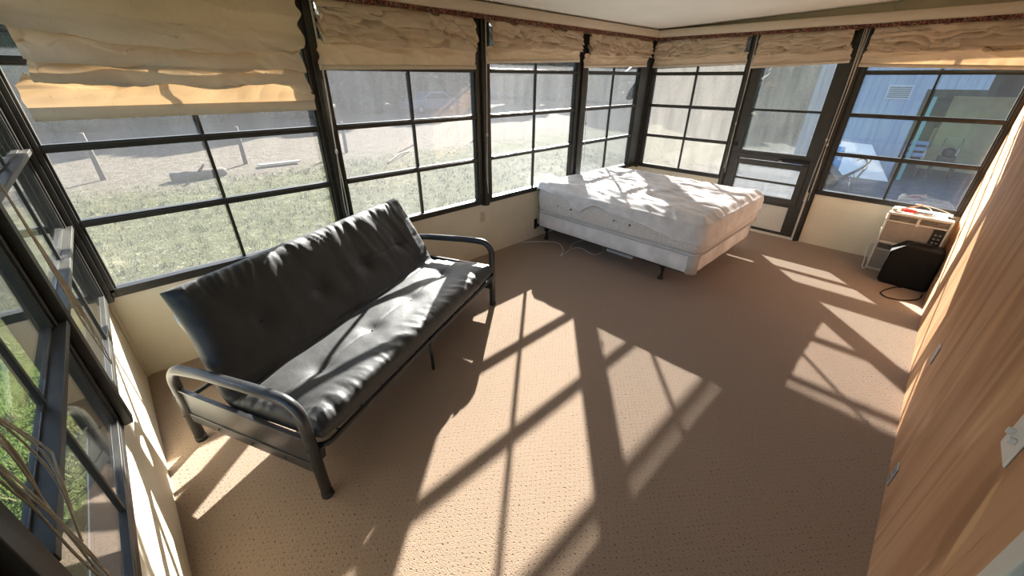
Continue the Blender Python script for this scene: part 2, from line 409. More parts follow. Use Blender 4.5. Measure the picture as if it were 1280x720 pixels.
# roof sheet above it with eaves
rz = lambda x: 2.43 + .033 * x
b = MB()
b.add([(x, y, rz(x) + h) for h in (0, .06) for (x, y) in ((-.74, -.55), (W + .3, -.55), (W + .3, L + .83), (-.74, L + .83))],
      [(0, 1, 2, 3), (7, 6, 5, 4), (0, 4, 5, 1), (1, 5, 6, 2), (2, 6, 7, 3), (3, 7, 4, 0)])
tag(b.build('roof', M['roofing']), kind='structure')

def knee(name, P, a0, a1, gaps=()):
    mb = MB(); edges = [a0]
    for g0, g1 in gaps: edges += [g0, g1]
    edges.append(a1)
    for i in range(0, len(edges), 2):
        pbox(mb, P, edges[i], edges[i + 1], -.09, 0, GROUND, SILL)
    pbox(mb, P, a0, a1, -.09, 0, ZH, 2.372)
    return tag(mb.build(name, M['cream'], bevel=.004), kind='structure')
knee('wall_left', PA, 0, L)
knee('wall_back', PB, -.09, W, gaps=((1.30, 2.34),))
knee('wall_front', PD, 0, W)
b = MB().box(0, W, L - .004, L + .09, 2.374, 2.50); tag(b.build('wall_back_header', M['header']), kind='structure')
b = MB()
pbox(b, PC, 1.355, L + .09, -.10, 0, GROUND, 2.49); pbox(b, PC, -.09, .52, -.10, 0, GROUND, 2.49); pbox(b, PC, .52, 1.355, -.10, 0, 2.06, 2.49)
tag(b.build('wall_right', M['plywood']), kind='structure')

# posts between the windows
tn = [0]
def trim(mb, mat, bevel=.003):
    tn[0] += 1
    return tag(mb.build('trim_%d' % tn[0], mat, bevel=bevel), kind='structure')
def post(P, a, w, z0=SILL - .02, z1=ZH + .02):
    mb = MB(); pbox(mb, P, a - w / 2, a + w / 2, -.085, .012, z0, z1); pbox(mb, P, a - w * .28, a + w * .28, .012, .040, z0, z1)
    return trim(mb, M['bronze'])
post(PA, 1.531, .085); post(PA, 3.045, .10); post(PA, 4.588, .12)
post(PB, 1.305, .07, 0, ZH + .02); post(PB, 2.345, .075, 0, ZH + .02)
post(PD, 1.33, .095); post(PD, 2.44, .12)
for (x, y) in ((-.045, -.045), (-.045, L + .045)):      # corner posts
    mb = MB().box(x - .05, x + .085, y - (.05 if y < 1 else .085), y + (.085 if y < 1 else .05), SILL - .02, ZH + .05); trim(mb, M['bronze'])
mb = MB().box(W - .03, W + .04, L - .03, L + .05, SILL, ZH + .05); trim(mb, M['bronze'])
# cream batten that ends the knee wall beside the door, pale threshold
mb = MB(); pbox(mb, PB, 2.30, 2.325, 0, .022, 0, SILL); trim(mb, M['cream'])
mb = MB(); pbox(mb, PB, 1.32, 2.325, -.09, .03, 0, .028); trim(mb, M['trim_white'])
mb = MB().box(0, .018, .0, .018, 0, SILL); trim(mb, M['cream'])

wn = [0]
def window(P, a0, a1, g0, g1, glass, slim=False):
    """a vertical four-track window: outer frame, three sash bars, a centre muntin, one set of panes."""
    wn[0] += 1
    e = empty('window_%d' % wn[0], P((a0 + a1) / 2, 0, SILL), kind='structure')
    fin = .014 if slim else .018
    gd = .000 if slim else -.036          # where the panes sit
    f = MB()
    pbox(f, P, a0, g0 - .012, -.06, fin, SILL, ZH + .02); pbox(f, P, g1 + .012, a1, -.06, fin, SILL, ZH + .02)
    pbox(f, P, g0 - .012, g0, -.05, fin - (.008 if slim else .02), SILL, ZH); pbox(f, P, g1, g1 + .012, -.05, fin - (.008 if slim else .02), SILL, ZH)
    pbox(f, P, a0, a1, -.075, .014, SILL - .004, SILL + .030); pbox(f, P, a0, a1, -.06, fin, SILL + .030, SILL + .050)
    pbox(f, P, a0, a1, -.06, fin, ZH - .03, ZH + .02)
    f.build('window_frame', M['bronze'], e, bevel=.0025)
    for k, z in enumerate((Z1, Z2, Z3)):
        s = MB(); h = .020
        pbox(s, P, g0 - .03, g1 + .03, gd - .009 + .006 * k, fin - .012, z - h, z + h); pbox(s, P, g0 - (.04 if slim else 0), g1 + (.04 if slim else 0), gd, fin + (.022 if slim else 0), z - .010, z + .012)
        s.build('sash_bar', M['bronze2'] if slim else M['bronze'], e, bevel=.002)  # slim bars use the paler bronze to stand in for sun on them
    m = MB(); am = (g0 + g1) / 2
    for (q0, q1) in ((SILL + .05, Z1 - .02), (Z1 + .02, Z2 - .02), (Z2 + .02, Z3 - .02), (Z3 + .02, ZH - .03)):
        pbox(m, P, am - .009, am + .009, gd - .006, gd + (.010 if slim else .024), q0, q1)
    m.build('muntin', M['bronze'], e, bevel=.002)
    p = MB()
    for k, (q0, q1) in enumerate(((SILL + .05, Z1 - .02), (Z1 + .02, Z2 - .02), (Z2 + .02, Z3 - .02), (Z3 + .02, ZH - .03))):
        d = gd + (.001 if slim else .003) * k
        pbox(p, P, g0 - .002, g1 + .002, d, d + .003, q0, q1)
    p.build('window_pane', glass, e)
    return e
window(PA, .04, 1.49, .075, 1.461, G[1]); window(PA, 1.573, 2.996, 1.605, 2.946, G[2])
window(PA, 3.095, 4.528, 3.143, 4.472, G[3]); window(PA, 4.648, 6.11, 4.70, 5.87, G[4])
window(PB, .04, 1.272, .085, 1.25, G[5]); window(PB, 2.382, 3.57, 2.43, 3.545, G[6])
window(PD, .04, 1.285, .09, 1.25, G[7], True); window(PD, 1.375, 2.385, 1.41, 2.35, G[7], True); window(PD, 2.50, 3.56, 2.53, 3.52, G[7], True)

# glazed aluminium door in the far wall
e = empty('door_1', (1.82, L, 0), kind='structure')
f = MB()
pbox(f, PB, 1.345, 1.445, -.055, .012, .03, 2.10); pbox(f, PB, 2.165, 2.300, -.055, .012, .03, 2.10)
pbox(f, PB, 1.445, 2.165, -.055, .010, .900, 1.000); pbox(f, PB, 1.445, 2.165, -.055, .010, .030, .062); pbox(f, PB, 1.445, 2.165, -.055, .010, .380, .420)
pbox(f, PB, 1.445, 2.165, -.055, .010, 2.03, 2.10); pbox(f, PB, 1.345, 2.300, .012, .020, .945, .965)
f.build('door_frame', M['bronze2'], e, bevel=.003)
s = MB()
pbox(s, PB, 1.405, 1.458, -.04, .024, .405, .890); pbox(s, PB, 2.162, 2.232, -.04, .024, .405, .890)
pbox(s, PB, 1.458, 2.162, -.04, .024, .830, .890); pbox(s, PB, 1.458, 2.162, -.04, .024, .405, .485); pbox(s, PB, 1.458, 2.162, -.03, .020, .645, .668)
s.build('lower_sash', M['bronze2'], e, bevel=.003)
s = MB(); pbox(s, PB, 1.44, 2.17, -.03, .016, 1.458, 1.482); s.build('sash_bar', M['bronze'], e, bevel=.002)
p = MB(); pbox(p, PB, 1.44, 2.17, -.022, -.018, 1.0, 2.03); p.build('upper_pane', G[8], e)
p = MB(); pbox(p, PB, 1.455, 2.165, -.012, -.008, .48, .835); p.build('lower_pane', G[8], e)
p = MB(); pbox(p, PB, 1.42, 2.235, -.03, .003, .060, .382); p.build('lower_panel', M['door_white'], e, bevel=.002)
h = MB(); h.tube([PB(1.93, .012, .925), PB(1.93, .05, .925)], .010, 10); h.tube([PB(2.17, .012, .93), PB(2.17, .05, .93)], .010, 10)
h.tube(smooth_path([PB(1.91, .05, .922), PB(2.0, .056, .926), PB(2.1, .056, .93), PB(2.23, .05, .932)], 6), .013, 12); h.build('door_handle', M['black'], e, smooth=True)
h = MB(); h.tube([PB(1.915, .062, .921), PB(1.955, .064, .923)], .0075, 10); h.build('handle_button', M['steel'], e, smooth=True)
h = MB(); pbox(h, PB, 1.352, 1.392, .012, .030, 1.03, 1.08); h.tube([PB(1.372, .02, 1.055), PB(1.40, .05, 1.05)], .009, 10); h.build('latch', M['black'], e, bevel=.003)

mb = MB(); pbox(mb, PB, 1.335, 2.31, -.06, .012, 2.10, 2.30); trim(mb, M['bronze'])
# grey door with white casing in the plywood wall, only its edge is in view
mb = MB(); pbox(mb, PC, 1.315, 1.385, 0, .018, 0, 2.10); trim(mb, M['trim_white'], .004)
mb = MB(); pbox(mb, PC, .49, .56, 0, .018, 0, 2.10); pbox(mb, PC, .49, 1.385, 0, .018, 2.035, 2.11); trim(mb, M['trim_white'], .004)
e = empty('door_2', (W + .04, .96, 0), kind='structure')
mb = MB(); pbox(mb, PC, .565, 1.28, -.07, -.03, .01, 2.03); mb.build('door_leaf', M['door_grey'], e, bevel=.004)
mb = MB(); pbox(mb, PC, 1.28, 1.317, -.09, -.004, 0, 2.04); pbox(mb, PC, .56, .565, -.09, -.004, 0, 2.04); mb.build('door_jamb', M['door_grey'], e, bevel=.003)
mb = MB(); mb.lathe([(.026, 0), (.026, .008), (.012, .012), (.012, .04), (.026, .05), (.03, .065), (.02, .078)], (W + .03 - .0, .64, .98), 'x', 16)
mb.v = [(2 * (W + .03) - x, y, z) for x, y, z in mb.v]; mb.build('door_knob', M['steel'], e, smooth=True)

# wiring plates
def plate(name, P, a, z, w, h, mat, label, cat, kind):
    e = empty(name, P(a, 0, z), label, cat)
    mb = MB(); pbox(mb, P, a - w / 2, a + w / 2, 0, .006, z - h / 2, z + h / 2); mb.build('cover_plate', mat, e, bevel=.003)
    if kind == 'outlet':
        for s in (-1, 1):
            mb = MB(); pbox(mb, P, a - .017, a + .017, .006, .009, z + s * .024 - .015, z + s * .024 + .015); r = mb.build('receptacle', mat, e, bevel=.003)
            mb = MB()
            for q in (-.007, .007): pbox(mb, P, a + q - .0015, a + q + .0015, .0085, .0096, z + s * .024 - .006, z + s * .024 + .006)
            mb.build('slot', M['black'], r)
    elif kind == 'switch':
        for s in (-.023, .023):
            mb = MB(); pbox(mb, P, a + s - .005, a + s + .005, .006, .020, z - .004, z + .014); mb.build('toggle', mat, e, bevel=.002)
    else:
        mb = MB(); mb.lathe([(.006, 0), (.005, .003)], P(a, .006, z), 'x', 10); mb.build('screw', M['steel'], e)
    return e
plate('wall_outlet', PA, 2.995, .456, .07, .115, M['plate'], 'ivory electrical outlet on the cream wall under the long row of windows', 'outlet', 'outlet')
plate('light_switch', PC, 1.742, .985, .115, .115, M['plate_w'], 'white light switch plate on the plywood wall beside the white door casing', 'light switch', 'switch')
plate('wall_outlet', PC, 2.553, .095, .07, .115, M['plate_g'], 'pale grey outlet plate low on the plywood wall just above the carpet', 'outlet', 'outlet')
plate('blank_outlet_cover', PC, 3.322, .415, .07, .115, M['plate_g'], 'narrow grey blank plate halfway along the plywood wall', 'wall plate', 'blank')

# ------------------------------------------------------------------ valances
def valance(P, a0, a1, label, d1=.132):
    e = empty('fabric_valance', P((a0 + a1) / 2, d1 / 2, 2.25), label, 'valance')
    mb = MB(); n = int((a1 - a0) * 40)
    sec = [(.0, 2.362), (d1 - .01, 2.362), (d1, 2.352), (d1 + .002, 2.31), (d1, 2.272), (d1 - .012, 2.268), (0.0, 2.268)]
    def g(i, j):
        a = lerp(a0, a1, i / n); d, z = sec[j]
        w = .003 * fbm(a * 3, z * 20, d) if 0 < j < 6 else 0
        return P(a, max(0.0, d + w), z)
    mb.grid(g, n + 1, len(sec), closev=True); mb.build('cloth_cover', M['linen_hem'], e, smooth=True)
    mb = MB()
    def g2(i, j):
        a = lerp(a0, a1, i / n); z = (2.274, 2.238)[j % 2] if j < 2 else (2.238, 2.274)[j % 2]
        return P(a, d1 + (.003 if j < 2 else -.003) + .002 * N3(a * 5, z * 9), z + .002 * N3(a * 4, 1.0))
    mb.grid(g2, n + 1, 4, closev=True); mb.build('floral_trim', M['floral'], e, smooth=False)
    return e
valance(PA, .0, L - .136, 'long cream fabric valance with dark floral edging above the futon side windows')
valance(PB, .0, W, 'cream fabric valance with dark floral edging above the door wall')

# ------------------------------------------------------------------ roman shades
def roman_shade(P, a0, a1, zb0, zb1, seed, label, long=False, cords=(), tf=.60, zt=2.256, d0=.075):
    w = a1 - a0; am = (a0 + a1) / 2
    e = empty('roman_shade', P(am, d0, zt), label, 'shade', 'linen roman shades gathered up over the windows')
    nu = int(w * 130) + 20; nt = 190 if long else 140
    hemh = .062 if long else .032
    def B(ph): return abs(sin(ph / 2)) ** .62
    def f(u, t):
        zb = lerp(zb0, zb1, u) + hemh
        uu = u * w; ed = min(u, 1 - u) * w
        z = lerp(zt, zb, t); a = lerp(a0, a1, u); d = d0 - .037
        if long:
            m = sstep(.30, .46, t - .10 * (u - .5)) * (1 - sstep(.74, .84, t + .16 * N3(uu * 2.4, 1, seed) - .06 * u))
            top = 1 - sstep(.36, .55, t)
            wob = .45 * N3(uu * 1.1, t * 1.6, seed) + .28 * N3(uu * 3.1, t * 2.6, seed + 5) - .40 * uu
            ph = 2 * pi * (6.6 * t + 1.25 * wob); ph2 = 2 * pi * (14 * t + 1.9 * wob + .5 * N3(uu * 6, t * 6, seed + 2))
            amp = .095 * (.40 + 1.25 * abs(N3(uu * 1.9, t * 4, seed + 9)))
            d += m * (amp * B(ph) + .024 * B(ph2) + .007 * ridge(uu * 7 + t * 5, t * 22 - uu * 5, seed + 12)) + top * (.022 + .022 * fbm(uu * 1.5, t * 3, seed) + .016 * ridge(uu * 1.3 + t * 2.6, t * 3.5 - uu * 1.5, seed + 2))
            z -= m * .095 * (B(ph) - .5) + m * .032 * (B(ph2) - .5)
            low = sstep(.74, .84, t)
            d += low * (.012 * N3(uu * 5, t * 3, seed + 3) + .008 * ridge(uu * 8 + t * 5, t * 5, seed + 4) + .012 * ridge(uu * 2.2 - t * 2, t * 6 + uu, seed + 6)) * (1 - .6 * sstep(.93, 1, t))
            d += .030 * sstep(.66, .76, t) * (1 - sstep(.86, 1.0, t)) * (.7 + N3(uu * 2, 3, seed))
            k = 1 - sstep(0, .13, ed)
            a += k * (.034 * N3(t * 9, seed + (7 if u < .5 else 3)) + (.07 if u < .5 else -.045) * m) + (0 if u > .5 else -.085 * (1 - sstep(.0, .5, t)) * (1 - sstep(0, .4, ed)))
        else:
            m = 1 - sstep(tf - .06, tf + .08, t + .05 * N3(uu * 4, 2, seed))
            wob = .85 * N3(uu * 1.5, t * .8, seed) + .60 * N3(uu * 3.6, t * 2.0, seed + 5) + .14 * N3(uu * 9, t * 3, seed + 8)
            ph = 2 * pi * (6.2 * t + 1.15 * wob); ph2 = 2 * pi * (12.5 * t - 1.2 * wob + .8 * N3(uu * 5, t * 5, seed + 2) + .6 * uu)
            amp = .105 * (.40 + 1.35 * abs(N3(uu * 3.0, t * 4, seed + 9)))
            d += m * (amp * B(ph) + .042 * B(ph2) + .012 * ridge(uu * 10 + t * 4, t * 16 - uu * 6, seed + 2))
            z -= m * .088 * (B(ph) - .5) + m * .032 * (B(ph2) - .5)
            sag = sstep(tf - .1, tf + .1, t)
            d += sag * (.020 + .014 * fbm(uu * 3, t * 3, seed + 1) + .022 * (1 - sstep(tf, 1, t)) * ridge(uu * 3.3, t * 5, seed + 4) + .006 * ridge(uu * 9, t * 3, seed + 6))
            k = 1 - sstep(0, .08, ed)
            a += (1 if u < .5 else -1) * k * (.026 * m + .016 * N3(t * 11, seed + (7 if u < .5 else 3)) - .008 * sstep(.85, 1, t))
        d = max(d, .030)
        cap = .040 + .055 * sstep(.04, .22, t)
        if d > .080: d = .080 + cap * math.tanh((d - .080) / cap)
        return (a, d, z)
    mb = MB()
    rows = [[f(i / (nu - 1), j / (nt - 1)) for i in range(nu)] for j in range(nt)]
    # keep the bottom row straight for the hem
    for i in range(nu): rows[-1][i] = (rows[-1][i][0], rows[-1][i][1], lerp(zb0, zb1, i / (nu - 1)) + hemh)
    mb.grid(lambda i, j: P(*rows[j][i]), nu, nt); mb.build('gathered_cloth', M['linen'], e, smooth=True)
    hb = MB(); bot = rows[-1]
    for i in range(nu): pass
    ring = [(.0045, 0), (.0055, -hemh * .5), (.004, -hemh), (-.004, -hemh), (-.0055, -hemh * .5), (-.0045, 0)]
    hb.grid(lambda i, j: P(bot[i][0], bot[i][1] + ring[j][0], bot[i][2] + ring[j][1] + .002), nu, 6, closev=True)
    o = hb.build('hem_band', M['linen_hem'], e, smooth=True)
    hr = MB(); pbox(hr, P, a0 + .01, a1 - .01, .0, .05, zt - .02, zt + .008); hr.build('head_rail', M['tan'], e, bevel=.003)
    for pts in cords:
        c = MB(); c.tube(smooth_path([P(*q) for q in pts], 10), .0030, 7)
        q = pts[len(pts) // 2]
        c.blob(P(*q), (.010, .010, .020), None, 10, 8)
        c.build('pull_cord', M['cord'], e, smooth=True)
    return e
def cordset(a_t, a_b, zb, n=2, knot=1.3, sp=.010, d=.062):
    out = []
    for k in range(n):
        r = random.Random(int(a_t * 1000) + k)
        out.append([(a_t + sp * (k - n / 2), d, 2.255), (lerp(a_t, a_b, .35) + .003 * k, d, 1.75), (lerp(a_t, a_b, .7), d + .002 * k, knot), (lerp(a_t, a_b, .9) + r.uniform(-.012, .012), d, lerp(knot, zb, .6)), (a_b + r.uniform(-.012, .012), d, zb + k * .05)])
    return out
roman_shade(PA, .10, 1.462, 1.590, 1.586, 11, 'long pale linen roman shade hanging lowest, sunlit orange along its bottom', True, cordset(1.565, 1.525, .66))
roman_shade(PA, 1.545, 2.918, 1.835, 1.862, 23, 'linen roman shade bunched above the second window, nearest the far end of futon', False, cordset(3.058, 3.03, .72))
roman_shade(PA, 3.060, 4.436, 1.908, 1.955, 37, 'linen roman shade bunched above the third window, between futon and bed', False, cordset(4.60, 4.68, .80, 1))
roman_shade(PA, 4.530, 5.935, 1.900, 1.935, 41, 'linen roman shade above the bed on the long window wall, touching the corner')
roman_shade(PB, .085, 1.270, 1.925, 1.950, 53, 'linen roman shade over the fogged window between the corner and the door', False, cordset(1.335, 1.33, .70, 2, 1.3, .012))
roman_shade(PB, 1.345, 2.262, 1.905, 1.945, 67, 'linen roman shade bunched above the glazed door', False, cordset(2.318, 2.312, .45, 2, 1.2, .016))
roman_shade(PB, 2.365, 3.55, 1.908, 1.868, 79, 'wide linen roman shade above the clear window beside the plywood wall', False, cordset(2.345, 2.335, .52, 2, 1.15, .02, .07))

# braided cord bundle tied on the near window post
e = empty('cord_bundle', (2.40, .06, 1.0), 'thick tangle of braided tan cords hanging on the nearest window post, bottom left', 'cord')
for k in range(9):
    r = random.Random(k); pts = []
    for i in range(15):
        z = 2.22 - i * .105; th = i * (.5 + .12 * (k % 3)) + k * 2 * pi / 9; sp = .006 + (.016 if 7 < i < 10 else .004) * r.random()
        pts.append((2.398 + sp * cos(th) + r.uniform(-.003, .003), .062 + sp * sin(th) * .8, z))
    mb = MB(); mb.tube(smooth_path(pts, 6), .0016, 6); mb.build('cord_strand', M['jute'], e, smooth=True)
for k in range(3):
    pts = [(2.375, .062, 1.42), (2.32 - k * .03, .066, 1.28 - k * .04), (2.31 - .02 * k, .066, 1.15), (2.375, .062, 1.05)]
    mb = MB(); mb.tube(smooth_path(pts, 10), .0018, 6); mb.build('cord_loop', M['jute'], e, smooth=True)
mb = MB(); mb.lathe([(.012, 0), (.012, .006), (.005, .010), (.005, .03), (.014, .034)], (2.40, .062, 2.2), 'y', 12); mb.build('cleat', M['black'], e, smooth=True)
e = empty('cord_bundle', (1.28, .06, 1.0), 'loose loops of thin tan cord hanging on the window post by futon arm', 'cord')
for k in range(5):
    r = random.Random(40 + k); zb = .80 + .07 * k
    pts = [(1.28 + .003 * k - .006, .052, 2.22), (1.275 + .003 * k, .054, 1.6), (1.26 + .008 * k, .056, 1.35), (1.20 + .02 * k, .058, 1.05), (1.25 + .012 * k, .058, zb), (1.29 + .006 * k, .056, 1.02), (1.27 + .004 * k, .056, 1.3)]
    mb = MB(); mb.tube(smooth_path(pts, 8), .0017, 6); mb.build('cord_strand', M['jute'], e, smooth=True)
mb = MB(); mb.lathe([(.012, 0), (.012, .006), (.005, .010), (.005, .03), (.014, .034)], (1.28, .042, 2.2), 'y', 12); mb.build('cleat', M['black'], e, smooth=True)

# ------------------------------------------------------------------ futon
FO = Vector((1.714, .539, 0)); fw = Vector((-.413, .911, 0)).normalized(); fb = Vector((-fw.y, fw.x, 0))
def F(u, v, z): return tuple(FO + fw * u + fb * v + Vector((0, 0, z)))
FW = 1.972
e = empty('metal_futon', tuple(FO + fw * FW / 2 + fb * .44), 'black tubular metal futon frame with arched arms standing along the windows', 'futon')
R = .0255
def arm(u, name):
    pts = [F(u, .0, 0.012), F(u, .0, .585), F(u, .20, .588), F(u, .62, .555), F(u, .885, .51), F(u, .905, .012)]
    path = fillet(pts, [0, .20, 2.0, 1.0, .13, 0], 12)
    mb = MB(); mb.tube(path, R, 18); o = mb.build('arm_tube', M['gunmetal'], e, smooth=True)
    for v in (0, .905):
        c = MB(); c.tube([F(u, v, 0), F(u, v, .03)], R * 1.09, 16); c.build('foot_cap', M['rubber'], o, smooth=True)
    s = 1 if u > 1 else -1
    p = MB()
    zt = lambda v: lerp(.375, .385, v / .9)
    def P4(vv, zz, dd): return F(u + dd, vv, zz)
    # pressed sheet panel with folded rims
    def pan(z0, z1, d0, d1):
        vs = [P4(v, z(v) if callable(z) else z, d) for d in (d0, d1) for (v, z) in ((.012, z0), (.895, z0), (.895, z1), (.012, z1))]
        p.add(vs, [(0, 1, 2, 3), (7, 6, 5, 4), (0, 4, 5, 1), (1, 5, 6, 2), (2, 6, 7, 3), (3, 7, 4, 0)])
    pan(.215, .365, -.004, .004); pan(.155, .215, -.010, .010); pan(.365, .378, -.012, .012)
    p.build('side_panel', M['gunmetal'], e, bevel=.003)
    for v in (.20, .42, .66):
        for dd in (-.012, .012): MB().blob(F(u + dd, v, .185), (.006, .006, .006), None, 8, 6).build('rivet', M['gunmetal'], o, smooth=True)
    for z in (.20, .33):
        for v in (.0, .9): MB().blob(F(u - R, v, z), (.006, .006, .006), None, 8, 6).build('rivet', M['gunmetal'], o, smooth=True)
arm(0, 'l'); arm(FW, 'r')
# seat and back decks: bent tube frames with slats
u0, u1 = .035, FW - .035
seat = fillet([F(u0, .60, .247), F(u0, -.025, .298), F(u1, -.025, .298), F(u1, .60, .247)], [0, .06, .06, 0], 8)
mb = MB(); mb.tube(seat, .0145, 12); mb.build('seat_frame', M['gunmetal'], e, smooth=True)
back = fillet([F(u0 + .095, .605, .282), F(u0 + .095, .915, .776), F(u1 - .05, .915, .776), F(u1 - .05, .605, .282)], [0, .07, .07, 0], 8)
mb = MB(); mb.tube(back, .0135, 12); mb.build('back_frame', M['steel'], e, smooth=True)
for k in range(11):
    u = lerp(u0 + .12, u1 - .12, k / 10)
    mb = MB(); mb.tube([F(u, -.02, .288), F(u, .60, .245)], .006, 8); mb.build('seat_slat', M['gunmetal'], e, smooth=True)
    mb = MB(); mb.tube([F(u, .61, .287), F(u, .915, .77)], .006, 8); mb.build('back_slat', M['gunmetal'], e, smooth=True)
mb = MB(); mb.tube([F(0, .62, .275), F(FW, .62, .275)], .015, 12); mb.tube([F(0, .88, .30), F(FW, .88, .30)], .012, 12); mb.build('rear_rail', M['gunmetal'], e, smooth=True)
mb = MB(); mb.tube([F(1.0, .02, .0), F(1.0, .02, .285)], .012, 12); mb.build('centre_leg', M['gunmetal'], e, smooth=True)
mb = MB(); mb.tube([F(1.0, .60, .0), F(1.0, .60, .27)], .012, 12); mb.build('centre_leg', M['gunmetal'], e, smooth=True)
for u in (0.03, FW - .03):
    mb = MB()
    vs = [F(u + d, v, z) for d in (-.014, .014) for (v, z) in ((-.025, .31), (.03, .31), (.03, .235), (-.015, .235))]
    mb.add(vs, [(0, 1, 2, 3), (7, 6, 5, 4), (0, 4, 5, 1), (1, 5, 6, 2), (2, 6, 7, 3), (3, 7, 4, 0)]); mb.build('hinge_bracket', M['gunmetal'], e, bevel=.003)

# futon mattress: one bent pillow of black cotton
cl = fillet([(0, -.045, .385), (0, .545, .345), (0, .872, .885)], [0, .10, 0], 10)
# resample the centre line by length
dist = [0.0]
for i in range(1, len(cl)): dist.append(dist[-1] + (cl[i] - cl[i - 1]).length)
TOT = dist[-1]
def cline(s):
    s = max(0.0, min(1.0, s)) * TOT
    for i in range(1, len(cl)):
        if dist[i] >= s - 1e-9:
            t = (s - dist[i - 1]) / max(dist[i] - dist[i - 1], 1e-9)
            p = cl[i - 1].lerp(cl[i], t); d = (cl[i] - cl[i - 1]).normalized(); return p, d
    return cl[-1], (cl[-1] - cl[-2]).normalized()
tufts = [(su, ss) for ss in (.25, .72) for su in (.17, .39, .61, .83)]
MU0, MU1 = .030, 1.895
def futon_pt(uu, s, side):
    p, d = cline(s)
    p0, d0 = cline(s - .03); p1, d1 = cline(s + .03); d = (d0 + d1).normalized()
    n = Vector((0, -d.z, d.y))
    n = Vector((0, d.z * -1, d.y))
    ex = abs(2 * uu - 1); es = abs(2 * s - 1)
    H = .072 * (max(0.0, 1 - ex ** 9)) ** .45 * (max(0.0, 1 - es ** 11)) ** .45 + .008
    lu = (uu - .5) * (MU1 - MU0); ls = s * TOT
    # wrinkles: gathers running in from the edges, soft swells elsewhere
    e_s = 1 - sstep(.0, .16, min(s, 1 - s)); e_u = 1 - sstep(0, .12, min(uu, 1 - uu))
    crease = math.exp(-((s - .50) / .075) ** 2)
    h = 0.0
    if side > 0:
        h += .010 * e_s * ridge(lu * 9 + .8 * N3(ls * 5, lu * 2), ls * 2.0, 5) + .008 * e_u * ridge(ls * 10, lu * 2.5, 8)
        h += .0055 * e_s * ridge(lu * 24 + 1.5 * N3(ls * 5, lu * 3, 4), ls * 3.0, 25) + .0045 * e_u * ridge(ls * 24, lu * 4, 28) + .004 * ridge(lu * 13 + ls * 3, ls * 2.2, 31) * sstep(.50, .75, s) * sstep(.35, .7, uu)
        h += .006 * fbm(lu * 3.5, ls * 3.5, 2) + .006 * ridge(lu * 6 + ls * 2, ls * 1.6, 12) * sstep(.55, .7, s)
        h += .010 * crease * ridge(lu * 1.6, ls * 22 + lu * 1.5, 15) - .020 * crease
        for (tu, ts) in tufts:
            r2 = ((uu - tu) * 1.83) ** 2 + ((s - ts) * TOT) ** 2
            h -= .022 * math.exp(-r2 / .0042) + .006 * math.exp(-r2 / .03)
        for ts in (.25, .72): h -= .005 * math.exp(-(((s - ts) * TOT) / .006) ** 2) * (1 - e_u)
    else:
        h += .004 * fbm(lu * 3, ls * 3, 9)
    H2 = H + h * min(1, H / .05)
    c = Vector((lerp(MU0 + .075 * sstep(.45, 1, s), MU1, uu), p.y, p.z)) + Vector((0, n.y, n.z)) * H2 * side
    # slightly fuller where it hangs over the front rail
    wob = .012 * N3(lu * 2.2, ls * 2, 21)
    if ex > .9: c.x += wob
    return F(c.x, c.y - (.0), c.z)
nu, ns = 190, 150
mb = MB()
def us(i): t = i / (nu - 1); return .5 - .5 * cos(pi * t) if False else t + .0 * t
def pk(t):  # denser near the edges
    return t - .10 * sin(4 * pi * t) / (2 * pi) if False else .5 + .5 * (2 * t - 1) * (1.35 - .35 * (2 * t - 1) ** 2)
top = lambda i, j: futon_pt(pk(i / (nu - 1)), pk(j / (ns - 1)), 1)
bot = lambda i, j: futon_pt(pk(i / (nu - 1)), pk(j / (ns - 1)), -1)
mb.grid(top, nu, ns); o1 = len(mb.v); mb.grid(bot, nu, ns)
def rim():
    idx = [i for i in range(nu)] + [j * nu + nu - 1 for j in range(1, ns)] + [(ns - 1) * nu + i for i in range(nu - 2, -1, -1)] + [j * nu for j in range(ns - 2, 0, -1)]
    return idx
rm = rim()
for k in range(len(rm)):
    a, b2 = rm[k], rm[(k + 1) % len(rm)]
    mb.f.append((a, b2, b2 + o1, a + o1))
fm = mb.build('futon_mattress', M['black_fab'], smooth=True)
tag(fm, 'black tufted cotton futon mattress folded into seat and back', 'futon mattress')
for (tu, ts) in tufts:
    q = Vector(futon_pt(tu, ts, 1)); MB().blob(tuple(q), (.009, .009, .007), None, 10, 6).build('tuft_button', M['black'], fm, smooth=True)
# a loose strap end at the far front edge
q = Vector(F(1.52, -.055, .40)); st = MB()
st.grid(lambda i, j: tuple(q + fw * (.10 * i / 8) + fb * (-.004 + .012 * sin(i * .7)) + Vector((0, 0, .035 * (1 - 2 * j) * .4 + .02 * sin(i * .5)))), 9, 2)
st.build('strap', M['black_fab'], fm, smooth=True)

